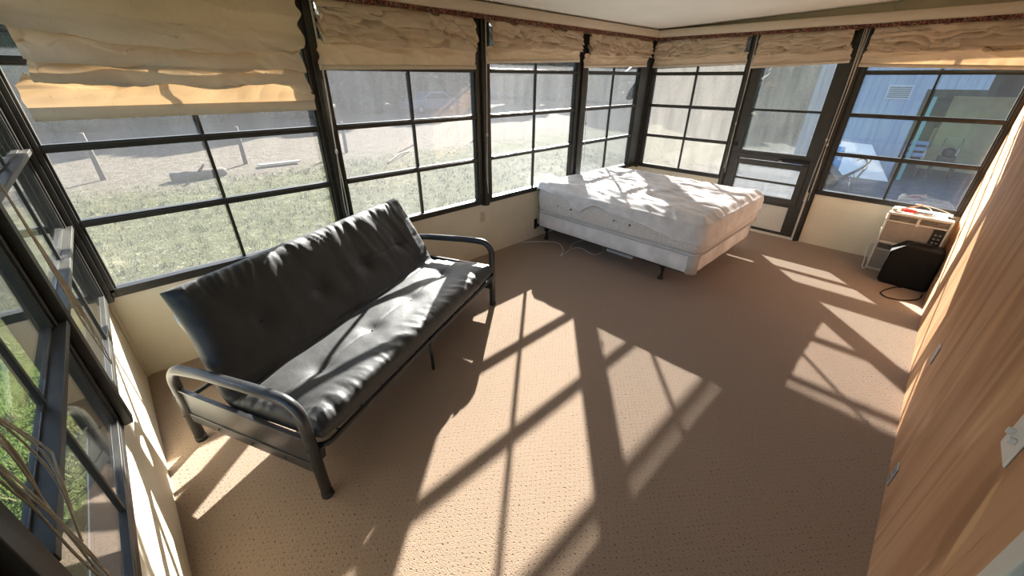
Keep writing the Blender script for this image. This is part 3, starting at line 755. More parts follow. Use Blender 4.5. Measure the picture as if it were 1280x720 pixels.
# ------------------------------------------------------------------ bed
BX0, BX1, BY0, BY1 = .062, 2.02, 3.83, 5.33
e = empty('bed_frame', ((BX0 + BX1) / 2, (BY0 + BY1) / 2, 0), 'black angle iron bed frame under the white box spring', 'bed frame')
for y in (BY0 + .035, BY1 - .035):
    mb = MB(); s = 1 if y < 4.5 else -1
    mb.box(.06, 1.90, y + s * .02 - .003, y + s * .02 + .003, .148, .174); mb.box(.06, 1.90, min(y + s * .02, y + s * .055), max(y + s * .02, y + s * .055), .148, .154); mb.build('side_rail', M['black_iron'], e, bevel=.0015)
for x in (.16, 1.70):
    mb = MB(); mb.box(x - .018, x + .018, BY0 + .03, BY1 - .03, .144, .150); mb.box(x - .003, x + .003, BY0 + .03, BY1 - .03, .115, .15); mb.build('cross_rail', M['black_iron'], e)
    for y in (BY0 + .07, BY1 - .07):
        mb = MB(); mb.tube([(x, y, .03), (x, y, .148)], .013, 10); mb.lathe([(.017, .145), (.02, .12), (.012, .10), (.014, .06), (.02, .045), (.013, .034)], (x, y, 0), 'z', 12)
        lg = mb.build('leg', M['black_iron'], e, smooth=True)
        g = MB(); g.lathe([(.022, 0), (.029, .008), (.028, .02), (.016, .034), (.012, .04)], (x - .008, y, 0), 'z', 14); g.build('glide', M['black'], lg, smooth=True)
for y in (BY0 + .02, BY1 - .02):
    mb = MB(); mb.box(.008, .014, y - .025, y + .025, .115, .245); mb.box(.014, .07, y - .003, y + .003, .15, .19); mb.build('headboard_bracket', M['black_iron'], e, bevel=.002)

def rrect(x0, x1, y0, y1, r, n=10, per=24):
    pts = []
    cs = [(x1 - r, y0 + r, -90), (x1 - r, y1 - r, 0), (x0 + r, y1 - r, 90), (x0 + r, y0 + r, 180)]
    for (cx, cy, a) in cs:
        for k in range(n + 1):
            t = radians(a + 90 * k / n); pts.append((cx + r * cos(t), cy + r * sin(t)))
    # subdivide straight runs
    out = []
    for i, p in enumerate(pts):
        q = pts[(i + 1) % len(pts)]; d = sqrt((q[0] - p[0]) ** 2 + (q[1] - p[1]) ** 2); k = max(1, int(d * per))
        for j in range(k): out.append((lerp(p[0], q[0], j / k), lerp(p[1], q[1], j / k)))
    return out
def slab(mb, x0, x1, y0, y1, z0, z1, r, er, bulge=.0, wob=0.0, seed=0, per=24):
    """rounded rectangular block: stacked outlines, closed top and bottom."""
    prof = [(-er, 0.0)] + [(-er * (1 - sin(radians(a))), er * (1 - cos(radians(a)))) for a in (30, 60, 90)]
    h = z1 - z0
    lv = [(o, z0 + z) for o, z in prof] + [(bulge * sin(pi * t), lerp(z0 + er, z1 - er, t)) for t in (.2, .4, .6, .8)] + [(o, z1 - z) for o, z in reversed(prof)]
    base = rrect(x0, x1, y0, y1, r, 8, per); n = len(base); cx, cy = (x0 + x1) / 2, (y0 + y1) / 2
    vs = []
    for (o, z) in lv:
        for (x, y) in base:
            kx = 1 + 2 * o / (x1 - x0); ky = 1 + 2 * o / (y1 - y0)
            w = wob * fbm(x * 4, y * 4, z * 6 + seed)
            vs.append((cx + (x - cx) * kx + w * (1 if x > cx else -1), cy + (y - cy) * ky + w * (1 if y > cy else -1), z))
    fs = []
    for j in range(len(lv) - 1):
        for i in range(n): fs.append((j * n + i, j * n + (i + 1) % n, (j + 1) * n + (i + 1) % n, (j + 1) * n + i))
    fs.append(tuple(range(n - 1, -1, -1))); fs.append(tuple((len(lv) - 1) * n + i for i in range(n)))
    return mb.add(vs, fs)
def rim_tube(x0, x1, y0, y1, r, z, rad, wob=.003):
    o = rrect(x0, x1, y0, y1, r, 8, 12); o.append(o[0]); o.append(o[1])
    return MB().tube([(x, y, z + wob * N3(x * 3, y * 3)) for x, y in o], rad, 8)

bs = MB(); slab(bs, BX0, BX1, BY0, BY1, .176, .372, .06, .018, .006, .004, 1)
bso = tag(bs.build('box_spring', M['white_fab'], smooth=True), 'white fabric box spring on the black bed frame, under the mattress', 'box spring')
for (x, y) in ((BX1 - .03, BY0 + .02), (BX1 - .03, BY1 - .02)):
    s = -1 if y < 4.5 else 1
    cg = MB()
    def gg(i, j):
        a = radians(lerp(-10, 100, i / 12)); r = .063; z = (.172, .36)[j] if j < 2 else (.36, .172)[j - 2]
        rr = r + (.006 if j < 2 else .001)
        return (BX1 - .06 + rr * cos(a) * 1.0, (BY0 + .06 - rr * sin(a)) if s < 0 else (BY1 - .06 + rr * sin(a)), z)
    cg.grid(gg, 13, 4, closev=True); cg.build('corner_guard', M['piping'], bso, smooth=True)
rim_tube(BX0 - .003, BX1 + .003, BY0 - .003, BY1 + .003, .062, .352, .006).build('piping', M['piping'], bso, smooth=True)

mt = MB(); slab(mt, BX0 - .02, BX1 + .03, BY0 - .02, BY1 + .02, .375, .655, .11, .03, .012, .010, 4, 30)
mto = tag(mt.build('mattress', M['damask'], smooth=True), 'beige damask mattress with two white side handles, on the box spring', 'mattress')
rim_tube(BX0 - .030, BX1 + .040, BY0 - .030, BY1 + .030, .115, .395, .009).build('piping', M['piping'], mto, smooth=True)
rim_tube(BX0 - .020, BX1 + .030, BY0 - .020, BY1 + .020, .105, .640, .009).build('piping', M['piping'], mto, smooth=True)
for x in (.50, 1.24):
    pts = [(x - .085, BY0 - .030, .505), (x - .075, BY0 - .056, .503), (x, BY0 - .066, .495), (x + .075, BY0 - .056, .500), (x + .085, BY0 - .030, .503)]
    h = MB(); h.tube(smooth_path(pts, 6), .009, 8, flat=.6); ho = h.build('side_handle', M['white_sheet'], mto, smooth=True)
    for s in (-1, 1): MB().lathe([(.010, -.004), (.010, .006), (.004, .008)], (x + s * .090, BY0 - .046, .504), 'y', 12).build('eyelet', M['black'], ho, smooth=True)

# mattress protector: rumpled white cover with an elastic edge
PX0, PX1, PY0, PY1 = BX0 - .036, BX1 + .046, BY0 - .040, BY1 + .036
out = rrect(PX0, PX1, PY0, PY1, .12, 12, 70); n = len(out); cx, cy = (PX0 + PX1) / 2, (PY0 + PY1) / 2
def top_z(x, y):
    ex = sstep(0, .10, min(x - PX0, PX1 - x)); ey = sstep(0, .10, min(y - PY0, PY1 - y))
    wr = .012 * ridge(x * 3 + y * 2, y * 19 + x * 4 + 1.5 * N3(x * 3, y * 3), 16) + .018 * ridge(x * 1.2 + .6 * N3(x * 2, y * 2, 1), y * 6.5 + x * 1.4, 3) + .009 * ridge(x * 4, y * 11 + x * 3, 6) + .010 * fbm(x * 2.2, y * 2.2, 7)
    roll = .030 * math.exp(-(((y - PY0) - .10) / .07) ** 2) * (1 - sstep(.45, .62, x))
    lump = .022 * math.exp(-((x - .52) / .10) ** 2 - ((y - 4.02) / .07) ** 2)
    return .664 + .016 * min(ex, ey) + (wr + .008) * (.25 + .75 * min(ex, ey)) + roll + lump
def drop(x, y):
    if y < PY0 + .05:      # long front side: rides up by the wall, dips, then hangs lower towards the end
        f = lerp(.006, .03, sstep(0, .4, x)) + .120 * math.exp(-((x - .70) / .13) ** 2)
        f += .055 * sstep(.85, 1.15, x) + .095 * sstep(1.2, 1.95, x)
        return f + .008 * N3(x * 7, 3)
    if x > PX1 - .05: return lerp(.185, .120, sstep(PY0, PY1, y)) + .008 * N3(y * 6, 5)
    if y > PY1 - .05: return .12 + .01 * N3(x * 5, 8)
    return .05
mb = MB(); NR = 46; NS = 12
rings = []
for j in range(NR):
    k = lerp(.02, 1.0, (j / (NR - 1)) ** .8)
    rings.append([(cx + (x - cx) * k, cy + (y - cy) * k, top_z(cx + (x - cx) * k, cy + (y - cy) * k)) for x, y in out])
for j in range(1, NS + 1):
    t = j / NS; ring = []
    for (x, y) in out:
        dx, dy = x - max(PX0 + .12, min(PX1 - .12, x)), y - max(PY0 + .12, min(PY1 - .12, y)); l = sqrt(dx * dx + dy * dy) or 1
        D = drop(x, y); push = .010 * sin(min(1, t * 2.2) * pi / 2) + .006 * ridge((x + y) * 7, t * 1.5, 5) * t
        ring.append((x + dx / l * push, y + dy / l * push, .664 + .005 * (1 - t) - D * t))
    rings.append(ring)
vs = [p for r in rings for p in r]; fs = []
for j in range(len(rings) - 1):
    for i in range(n): fs.append((j * n + i, j * n + (i + 1) % n, (j + 1) * n + (i + 1) % n, (j + 1) * n + i))
fs.append(tuple(range(n)))
mb.add(vs, fs); pr = mb.build('mattress_cover', M['white_sheet'], smooth=True)
tag(pr, 'rumpled white fitted cover pulled over the beige mattress, wavy hem in front', 'bedding')
hm = MB(); last = rings[-1]; hm.tube([last[i % n] for i in range(n + 1)], .006, 7); hm.build('elastic_hem', M['white_sheet'], pr, smooth=True)

# cables on the carpet beneath the bed
def cable(name, pts, r, mat, label, plug=None):
    mb = MB(); mb.tube(smooth_path(pts, 10), r, 8); o = mb.build(name, mat, smooth=True); tag(o, label, 'cable')
    if plug:
        q, d = plug
        p = MB(); q = Vector(q); d = Vector(d).normalized(); p.tube([q, q + d * .015, q + d * .045], [.009, .012, .012], 10); p.build('plug', mat, o, smooth=True)
    return o
cable('extension_cable', [(.03, 3.58, .007), (.11, 3.70, .007), (.32, 3.89, .007), (.53, 3.78, .007), (.63, 3.61, .007), (.61, 3.75, .007), (.58, 3.88, .007), (.65, 3.965, .007), (.85, 3.91, .007), (.90, 3.995, .007), (.86, 4.135, .007), (.70, 4.25, .007), (.52, 4.18, .012), (.50, 3.99, .007), (.575, 3.87, .016)], .0045, M['plate_w'],
      'thin white cable curling on the carpet under the near side of bed')
sp = MB(); sp.box(.90, 1.24, 4.12, 4.17, .0, .035); so = sp.build('power_strip', M['plate_w'], bevel=.006); tag(so, 'white power strip lying on the carpet under the bed', 'power strip')
for k in range(4): MB().box(.95 + .07 * k, .985 + .07 * k, 4.133, 4.157, .035, .037).build('receptacle', M['black'], so)

# ------------------------------------------------------------------ air conditioners, case, bits on top
def air_conditioner(x0, y0, z0, label, w=.465, h=.315, dep=.36, yellow=False):
    x1, y1, z1 = x0 + w, y0 + dep, z0 + h
    e = empty('window_air_conditioner', ((x0 + x1) / 2, (y0 + y1) / 2, z0), label, 'air conditioner', 'window air conditioners stacked in the corner')
    mb = MB(); mb.box(x0 + .012, x1 - .012, y0 + .07, y1, z0, z1 - .005); mb.build('housing', M['ac_white'], e, bevel=.006)
    # bezel with openings
    mb = MB(); fy = y0; by = y0 + .075
    mb.box(x0, x0 + .018, fy, by, z0, z1); mb.box(x1 - .018, x1, fy, by, z0, z1)
    mb.box(x0 + .018, x1 - .018, fy, by, z1 - .022, z1); mb.box(x0 + .018, x1 - .018, fy, by, z0, z0 + .022)
    mb.box(x0 + .018, x1 - .018, fy, by, z1 - .092, z1 - .078); mb.box(x0 + .018, x1 - .018, fy + .03, by, z0 + .022, z1 - .022)
    mb.build('front_bezel', M['ac_white'], e, bevel=.004)
    mb = MB(); mb.box(x0 + .020, x1 - .105, fy + .006, fy + .03, z0 + .024, z1 - .094); g = mb.build('intake_grille', M['ac_beige'], e, bevel=.004)
    mb = MB()
    for k in range(11):
        z = lerp(z0 + .036, z1 - .106, k / 10); mb.box(x0 + .03, x1 - .115, fy + .003, fy + .008, z - .003, z + .003)
    mb.build('louvre', M['ac_beige'], g, bevel=.001)
    mb = MB(); mb.box(x1 - .100, x1 - .022, fy + .004, fy + .03, z0 + .030, z1 - .100); c = mb.build('control_panel', M['black'], e, bevel=.003)
    for r in range(4):
        for q in range(2): MB().box(x1 - .085 + q * .032, x1 - .068 + q * .032, fy + .001, fy + .006, z0 + .048 + r * .038, z0 + .060 + r * .038).build('button', M['plate_g'], c, bevel=.002)
    mb = MB(); mb.box(x0 + .018, x1 - .018, fy + .022, fy + .034, z1 - .078, z1 - .022); v = mb.build('vent_recess', M['ac_dark'], e)
    mb = MB()
    for s in range(6):
        a0 = lerp(x0 + .024, x1 - .024, s / 6) + .004; a1 = lerp(x0 + .024, x1 - .024, (s + 1) / 6) - .004
        for k in range(4):
            z = z1 - .072 + k * .0145; mb.box(a0, a1, fy + .004, fy + .022, z, z + .004)
        mb.box(a0 - .006, a0 - .002, fy + .003, fy + .024, z1 - .078, z1 - .022)
    mb.build('vent_louvre', M['ac_beige'], v)
    mb = MB(); mb.box((x0 + x1) / 2 - .010, (x0 + x1) / 2 + .012, fy - .006, fy + .01, z1 - .100, z1 - .026); mb.build('louvre_tab', M['ac_white'], e, bevel=.003)
    MB().box(x0 - .012, x0 + .012, y0 + .10, y0 + .15, z0 + .05, z0 + .12).build('side_clip', M['ac_white'], e, bevel=.004); MB().box(x0 - .012, x0 + .012, y0 + .12, y0 + .17, z1 - .10, z1 - .05).build('side_clip', M['ac_white'], e, bevel=.004)
    return e
air_conditioner(3.095, 5.765, 0.0, 'white window air conditioner on the carpet, mostly hidden behind black case')
air_conditioner(3.088, 5.700, .318, 'white window air conditioner stacked on top of another below the window')
cable('supply_cable', [(3.098, 5.93, .20), (3.06, 5.86, .24), (3.045, 5.80, .20), (3.065, 5.77, .09), (3.075, 5.74, .012), (3.10, 5.72, .006)], .0055, M['plate_w'], 'white power cord looping beside the lower air conditioner')

T = .633
e = empty('slip_joint_pliers', (3.22, 5.82, T), 'tool with red and tan grips lying on the upper air conditioner', 'tool')
mb = MB(); mb.tube(smooth_path([(3.16, 5.80, T + .012), (3.22, 5.795, T + .018), (3.275, 5.80, T + .014)], 6), [.012] * 4 + [.018] * 5 + [.015] * 4, 10); mb.build('red_grip', M['red'], e, smooth=True)
mb = MB(); mb.tube(smooth_path([(3.13, 5.84, T + .010), (3.19, 5.83, T + .03), (3.26, 5.87, T + .055), (3.30, 5.90, T + .07)], 6), .007, 8); mb.build('tan_grip', M['tan'], e, smooth=True)
cable('coiled_cord', [(3.12, 5.76, T + .008), (3.15, 5.73, T + .008), (3.25, 5.72, T + .008), (3.33, 5.76, T + .008), (3.40, 5.80, T + .010), (3.35, 5.90, T + .05), (3.25, 5.94, T + .06), (3.30, 5.98, T + .055), (3.42, 5.97, T + .04), (3.50, 5.95, T + .02), (3.53, 5.88, T + .006)], .004, M['cord'], 'pale cord looped over the top of upper air conditioner')
e = empty('cord_plug', (3.118, 5.77, T), 'small white plug at the left corner on the upper air conditioner', 'plug')
mb = MB(); mb.box(3.100, 3.140, 5.755, 5.80, T, T + .030); mb.build('plug_body', M['ac_white'], e, bevel=.006)
mb = MB(); mb.box(3.108, 3.112, 5.735, 5.756, T + .01, T + .02); mb.box(3.126, 3.130, 5.735, 5.756, T + .01, T + .02); mb.build('prong', M['steel'], e)
mb = MB(); mb.box(3.40, 3.475, 5.785, 5.795, T, T + .005); mb.box(3.40, 3.407, 5.785, 5.795, T, T + .03); mb.box(3.468, 3.475, 5.785, 5.795, T, T + .022)
tag(mb.build('mounting_clip', M['plate_g'], bevel=.001), 'small U shaped grey clip on top of the upper air conditioner', 'bracket')
mb = MB(); mb.box(3.25, 3.40, 5.815, 5.835, T, T + .007); mb.box(3.25, 3.40, 5.835, 5.838, T, T + .018); tag(mb.build('metal_strip', M['plate_g'], bevel=.001), 'flat grey metal strip on top of the upper air conditioner', 'bracket')
mb = MB(); mb.box(3.50, 3.552, 5.80, 5.825, T, T + .012); mb.box(3.50, 3.512, 5.80, 5.825, T + .012, T + .020); tag(mb.build('steel_bracket', M['black_iron'], bevel=.001), 'short dark bracket at the wall side on the upper air conditioner', 'bracket')

# black case with cut corners
e = empty('carry_case', (3.40, 5.56, 0), 'black case with clipped corners standing before the stacked air conditioners', 'case')
cs = [(3.225, .03), (3.25, .0), (3.575, 0), (3.592, .02), (3.592, .375), (3.57, .400), (3.31, .405), (3.225, .325)]
def prism(mb, pts, y0, y1):
    n = len(pts); vs = [(x, y0, z) for x, z in pts] + [(x, y1, z) for x, z in pts]
    return mb.add(vs, [tuple(range(n)), tuple(range(2 * n - 1, n - 1, -1))] + [(i, i + n, (i + 1) % n + n, (i + 1) % n) for i in range(n)])
mb = MB(); prism(mb, cs, 5.44, 5.665); mb.build('case_shell', M['case'], e, bevel=.022, seg=4)
mb = MB(); prism(mb, [(lerp(3.40, x, .93), lerp(.2, z, .92)) for x, z in cs], 5.432, 5.45); mb.build('front_panel', M['case'], e, bevel=.006)
mb = MB(); mb.tube(fillet([(3.36, 5.55, .400), (3.37, 5.55, .425), (3.48, 5.55, .425), (3.49, 5.55, .400)], [0, .012, .012, 0], 5), .008, 8); mb.build('carry_handle', M['rubber'], e, smooth=True)
cable('black_cord', [(3.42, 5.43, .006), (3.37, 5.37, .006), (3.31, 5.22, .006), (3.30, 5.12, .006), (3.36, 5.064, .006), (3.47, 5.11, .006), (3.56, 5.24, .006), (3.575, 5.38, .006)], .006, M['rubber'], 'black cord looped on the carpet before the black case', None)

# ------------------------------------------------------------------ outside
def ground():
    n = 90; xs = [-90 + 150 * (i / (n - 1)) for i in range(n)]; ys = [-40 + 130 * (j / (n - 1)) for j in range(n)]
    mb = MB(); mb.grid(lambda i, j: (xs[i], ys[j], GROUND + (.0 if (-6 < xs[i] < 6 and -3 < ys[j] < 20) else .10 * N3(xs[i] * .15, ys[j] * .15, 2))), n, n)
    tag(mb.build('ground', M['ground'], smooth=True), kind='structure')
ground()
gt = MB(); rg = random.Random(3)
def tuft(x, y, h, k):
    for _ in range(k):
        a = rg.uniform(0, 2 * pi); dx, dy = cos(a), sin(a); w = .006; lean = rg.uniform(.2, .9) * h
        ox, oy = x + rg.uniform(-.06, .06), y + rg.uniform(-.06, .06)
        gt.add([(ox - dy * w, oy + dx * w, GROUND - .01), (ox + dy * w, oy - dx * w, GROUND - .01), (ox + dx * lean, oy + dy * lean, GROUND + h)], [(0, 1, 2)])
for _ in range(5200):
    x = -rg.uniform(.3, 9.5); y = rg.uniform(-4, 13); tuft(x, y, rg.uniform(.03, .09), 4)
for _ in range(1600):
    x = rg.uniform(-1, 4); y = -rg.uniform(.4, 4.0); tuft(x, y, rg.uniform(.04, .10), 5)
M['blade'] = m_leaf('grass_blades', (.05, .065, .016), (.15, .15, .07))
tag(gt.build('grass', M['blade']), 'short green grass on the lawn just outside the windows', 'grass', kind='stuff')

posts = [(-11.0, -.08, 1.12), (-11.0, 3.05, 1.05), (-11.0, 6.12, 1.0), (-11.2, 9.0, 1.0), (-11.2, 12.2, 1.0)]
plab = ['weathered fence post in the dry field, seen through first window left half', 'weathered fence post in the dry field beside the pale board',
        'weathered fence post in the field, left in the second window', 'weathered fence post in the field, beside the leaning stick', 'weathered fence post in the field seen through third window']
for k, (x, y, h) in enumerate(posts):
    mb = MB(); ph = 1.7 * k
    mb.tube([(x, y, GROUND - .1), (x + .01, y + .01, GROUND + h * .5), (x + .03, y + .02 * (k % 2), GROUND + h)], [.060, .055, .048], 9)
    o = mb.build('fence_post', M['post_wood'], smooth=True); tag(o, plab[k], 'fence post', 'fence posts across the dry field')
    st = MB(); st.tube([(x + .05, y - .05, GROUND + h * .8), (x + .06, y + .05, GROUND + h * .8)], .006, 6); st.build('staple', M['steel'], o)
e = empty('log', (-9.6, 1.5, GROUND), 'dark fallen log lying in the grass beyond the first window', 'log')
mb = MB(); mb.tube(smooth_path([(-9.7, 1.15, GROUND + .08), (-9.6, 1.6, GROUND + .10), (-9.75, 2.3, GROUND + .09)], 6), [.13, .14, .15, .13, .14, .15, .13, .12, .13, .12, .11, .11, .09], 10); lo = mb.build('trunk', M['bark'], e, smooth=True)
mb = MB(); mb.tube([(-9.62, 1.7, GROUND + .15), (-9.4, 1.85, GROUND + .38)], [.04, .02], 7); mb.build('branch_stub', M['bark'], e, smooth=True)
mb = MB(); mb.box(-.55, .55, -.14, .14, 0, .04, T=lambda x, y, z: (-10.2 + y * .9 + .02 * x, 3.75 + x, GROUND + .04 + z + .05 * y)); tag(mb.build('plank', M['grey_wood'], bevel=.004), 'pale board lying flat in the dry grass near fence post', 'board')
mb = MB(); mb.tube(smooth_path([(-8.18, 6.16, GROUND + .02), (-8.9, 6.95, GROUND + .10), (-9.66, 7.8, GROUND + .03)], 5), .028, 7); tag(mb.build('fallen_stick', M['post_wood'], smooth=True), 'long bare stick lying in the grass beyond second window', 'stick')

# trees: crown of leaf clumps on a trunk
leafs = [m_leaf('dark_evergreen_leaves', (.016, .026, .022), (.05, .07, .055)), m_leaf('dull_green_leaves', (.03, .045, .025), (.09, .11, .06)), m_leaf('bare_winter_twigs', (.06, .055, .05), (.16, .14, .12))]
def tree(x, y, h, r, k, label, seed):
    e = empty('tree', (x, y, GROUND), label, 'tree', 'trees along the far edge of the field')
    t = MB(); t.tube([(x, y, GROUND - .1), (x + .1, y, GROUND + h * .35), (x + .15, y + .1, GROUND + h * .75)], [.22, .17, .07], 9); t.build('trunk', M['bark'], e, smooth=True)
    c = MB(); rr = random.Random(seed)
    for q in range(84):
        th = rr.uniform(0, 2 * pi); zz = rr.uniform(.02, 1.0); rad = r * sqrt(max(.30, 1 - (2 * zz - .80) ** 2)) * rr.uniform(.35, 1.0)
        s = r * rr.uniform(.30, .46)
        c.blob((x + rad * cos(th), y + rad * sin(th), GROUND + .15 + zz * h * .92), (s, s, s * .8), lambda d: 1 + .55 * noise.noise(d * 3.1 + Vector((q, seed, 0))), 14, 9)
    c.build('crown', leafs[k], e, smooth=False)
tl = ['dark evergreen tree', 'dull green bushy tree', 'grey brown winter tree']
tpos = [(-26.5, -6, 8.2, 2.0, 0), (-26.5, -1, 7.6, 2.0, 1), (-27, 4.2, 8.4, 2.0, 0), (-26.5, 9.4, 7.4, 2.0, 2), (-27.5, 14.6, 8.2, 2.0, 0), (-29, 20, 8.6, 2.1, 1), (-29, 25.5, 8.0, 2.1, 0),
        (-27, 31, 8.6, 2.2, 1), (-21, 34, 8.8, 2.2, 0), (-14.5, 33, 8.6, 2.2, 2), (-8, 30, 7.6, 2.1, 1), (-1.6, 23.4, 6.2, 1.9, 1)]
twhere = ['at the near end of the far tree line', 'behind the first fence post', 'behind the pale board across the field', 'behind the field in the second window', 'behind the fallen stick across the field',
          'just left of the parked car', 'right behind the parked car', 'farthest back beyond the bed corner', 'across the field in the corner window', 'beyond the fogged corner window', 'beyond the corner window by the door', 'beside the blue ribbed building']
for i, (x, y, h, r, k) in enumerate(tpos): tree(x, y, h, r, k, tl[k] + ' ' + twhere[i], 60 + i)
back_row = [(-32.5, -9), (-32.5, -3.5), (-32.5, 1.8), (-33, 7), (-33, 12.2), (-34, 17.4), (-35, 23), (-34, 29), (-27, 38), (-17.5, 39), (-11.5, 37), (-5.0, 37), (2.2, 27.5), (7.5, 27)]
for i, (x, y) in enumerate(back_row): tree(x, y, 8.4 + .8 * sin(i * 2.1), 2.3, i % 2, 'dim tree in the second rank, showing between the nearer trees of the tree line', 90 + i)

# wooded rise added behind the trees to cover bright gaps of sky
mb = MB()
def hill(i, j):
    th = lerp(-2.2, 1.35, i / 119); r = 46 + j * 5.5; hh = (0, .55, .85, 1.0, .9)[j] * (11 + 3 * N3(th * 3, 1.3)) * (1 + .12 * N3(th * 40, j * 1.7))
    return (-r * cos(th), 6 + r * sin(th) * 1.0, GROUND - .3 + hh)
mb.grid(hill, 120, 5); tag(mb.build('backdrop_hills', leafs[0], smooth=True), kind='structure')

# car parked at the tree line
e = empty('parked_car', (-24.5, 18.6, GROUND), 'small pale blue car parked far off before the trees', 'car')
T3 = lambda x, y, z: (-24.5 + y, 18.6 + x, GROUND + z)
mb = MB(); prof = [(-2.1, .30), (-2.1, .72), (-1.95, .86), (-1.05, .95), (-.45, 1.40), (.75, 1.42), (1.45, .98), (2.0, .90), (2.12, .70), (2.12, .30)]
nn = len(prof); vs = [T3(x, s * .82, z) for s in (-1, 1) for x, z in prof]
mb.add(vs, [tuple(range(nn)), tuple(range(2 * nn - 1, nn - 1, -1))] + [(i, i + nn, (i + 1) % nn + nn, (i + 1) % nn) for i in range(nn)]); mb.build('car_body', M['car_paint'], e, bevel=.06, seg=3)
mb = MB(); wp = [(-.92, .97), (-.42, 1.33), (.70, 1.35), (1.25, .99)]
vs = [T3(x, s * .835, z) for s in (-1, 1) for x, z in wp]; mb.add(vs, [(0, 1, 2, 3), (7, 6, 5, 4), (0, 4, 5, 1), (1, 5, 6, 2), (2, 6, 7, 3), (3, 7, 4, 0)]); mb.build('side_glass', M['dark_glass'], e)
for x in (-1.35, 1.35):
    for s in (-1, 1):
        mb = MB(); mb.lathe([(.20, -.10), (.31, -.10), (.32, -.06), (.32, .06), (.31, .10), (.20, .10)], T3(x, s * .75, .32), 'x', 20); wv = mb.build('wheel', M['rubber'], e, smooth=True)
        mb = MB(); mb.lathe([(.17, -.105), (.17, .105)], T3(x, s * .75, .32), 'x', 14); mb.build('hubcap', M['steel'], wv)

# neighbouring ribbed metal building with an open bay
e = empty('outbuilding', (2.5, 16.4, GROUND), 'ribbed metal building tinted blue for skylit shade, with an open bay beyond the door wall', 'building')
BYW = 14.5
mb = MB(); mb.box(.35, 2.58, BYW, BYW + .12, GROUND, 2.7); mb.box(2.58, 3.55, BYW, BYW + .12, 1.61, 2.7); mb.build('front_wall', M['siding'], e)
mb = MB(); mb.box(3.55, 6.6, BYW + .0, BYW + .12, 2.35, 2.7); mb.box(6.0, 6.6, BYW, BYW + .12, GROUND, 2.35); mb.build('grey_front_wall', M['dark_wall'], e)
mb = MB(); mb.box(.35, .47, BYW + .12, 19, GROUND, 2.7); mb.box(6.48, 6.6, BYW + .12, 19, GROUND, 2.7); mb.build('side_wall', M['siding'], e)
mb = MB(); mb.box(.47, 6.48, 18.9, 19, GROUND, 2.7); mb.box(2.40, 2.48, BYW + .12, 18.9, GROUND, 2.7); mb.build('bay_wall', M['dark_wall'], e)
mb = MB(); mb.box(3.05, 4.3, 17.2, 17.3, .05, 1.42); mb.box(2.95, 4.2, 17.3, 17.38, GROUND, .6); mb.build('bay_panel', M['olive_wall'], e)
mb = MB(); mb.box(.1, 6.9, BYW - .35, 19.3, 2.70, 2.80); mb.build('roof', M['roofing'], e)
mb = MB(); mb.box(1.86, 2.34, BYW - .02, BYW, 1.38, 1.70); v = mb.build('wall_vent', M['vent'], e, bevel=.004)
mb = MB()
for k in range(6): mb.box(1.90, 2.30, BYW - .03, BYW - .015, 1.42 + k * .042, 1.44 + k * .042)
mb.build('vent_slat', M['dark_wall'], v)
mb = MB(); mb.box(2.72, 2.80, BYW + .25, BYW + .35, GROUND, 1.45); tag(mb.build('door_post', M['teal'], bevel=.004), 'teal painted upright standing inside the open bay', 'post')
# folded blue lounge chair in the bay
e = empty('folding_chair', (2.78, 15.6, GROUND), 'folding chair with blue canvas slings inside the open bay', 'chair')
for k in range(3):
    mb = MB(); mb.box(2.60, 3.02, 15.45 + .05 * k, 15.50 + .05 * k, .02 + k * .14, .115 + k * .14); mb.build('sling', M['blue_fab'], e, bevel=.01)
for x in (2.60, 3.02):
    mb = MB(); mb.tube([(x, 15.42, GROUND), (x, 15.62, .48)], .014, 8); mb.build('leg', M['steel'], e, smooth=True)
    mb = MB(); mb.tube([(x, 15.68, GROUND), (x, 15.44, .22)], .014, 8); mb.build('leg', M['steel'], e, smooth=True)
# push mower like machine deep in the bay
e = empty('garden_tiller', (3.45, 15.9, GROUND), 'dark garden machine with wheels inside the open bay', 'garden machine')
mb = MB(); mb.box(3.28, 3.62, 15.7, 16.1, -.18, .05); mb.lathe([(.10, 0), (.12, .04), (.12, .16), (.05, .2)], (3.45, 15.9, .05), 'z', 14); mb.build('engine', M['black'], e, bevel=.02)
for x in (3.24, 3.66):
    mb = MB(); mb.lathe([(.08, -.04), (.20, -.04), (.21, 0), (.20, .04), (.08, .04)], (x, 15.9, -.29), 'x', 18); mb.build('wheel', M['rubber'], e, smooth=True)
mb = MB(); mb.tube(fillet([(3.30, 16.0, .0), (3.28, 16.4, .45), (3.62, 16.4, .45), (3.60, 16.0, .0)], [0, .05, .05, 0], 5), .014, 8); mb.build('handlebar', M['steel'], e, smooth=True)

# wheelbarrow, barrel and a white panel added for a lit patch on the wall
e = empty('wheelbarrow', (1.95, 12.3, GROUND), 'wheelbarrow with a curved handle leaning by the blue building', 'wheelbarrow')
mb = MB(); prism(mb, [(1.55, .02), (1.85, -.25), (2.15, -.25), (2.25, .06), (2.22, .06), (2.13, -.22), (1.87, -.22), (1.58, .04)], 12.1, 12.6); mb.build('tray', M['dark_wall'], e, bevel=.01)
mb = MB(); mb.lathe([(.10, -.035), (.19, -.04), (.205, 0), (.19, .04), (.10, .035)], (1.66, 12.35, GROUND + .2), 'y', 20); wv = mb.build('wheel', M['rubber'], e, smooth=True)
for y in (12.12, 12.58):
    mb = MB(); mb.tube(smooth_path([(1.66, 12.35, GROUND + .2), (1.9, y, -.20), (2.15, y, .02), (2.25, y, .17), (2.17, y, .27), (2.05, y, .22)], 6), .018, 8); mb.build('handle', M['post_wood'], e, smooth=True)
    mb = MB(); mb.tube([(2.05, y, -.12), (2.12, y, GROUND)], .014, 8); mb.build('leg', M['steel'], e, smooth=True)
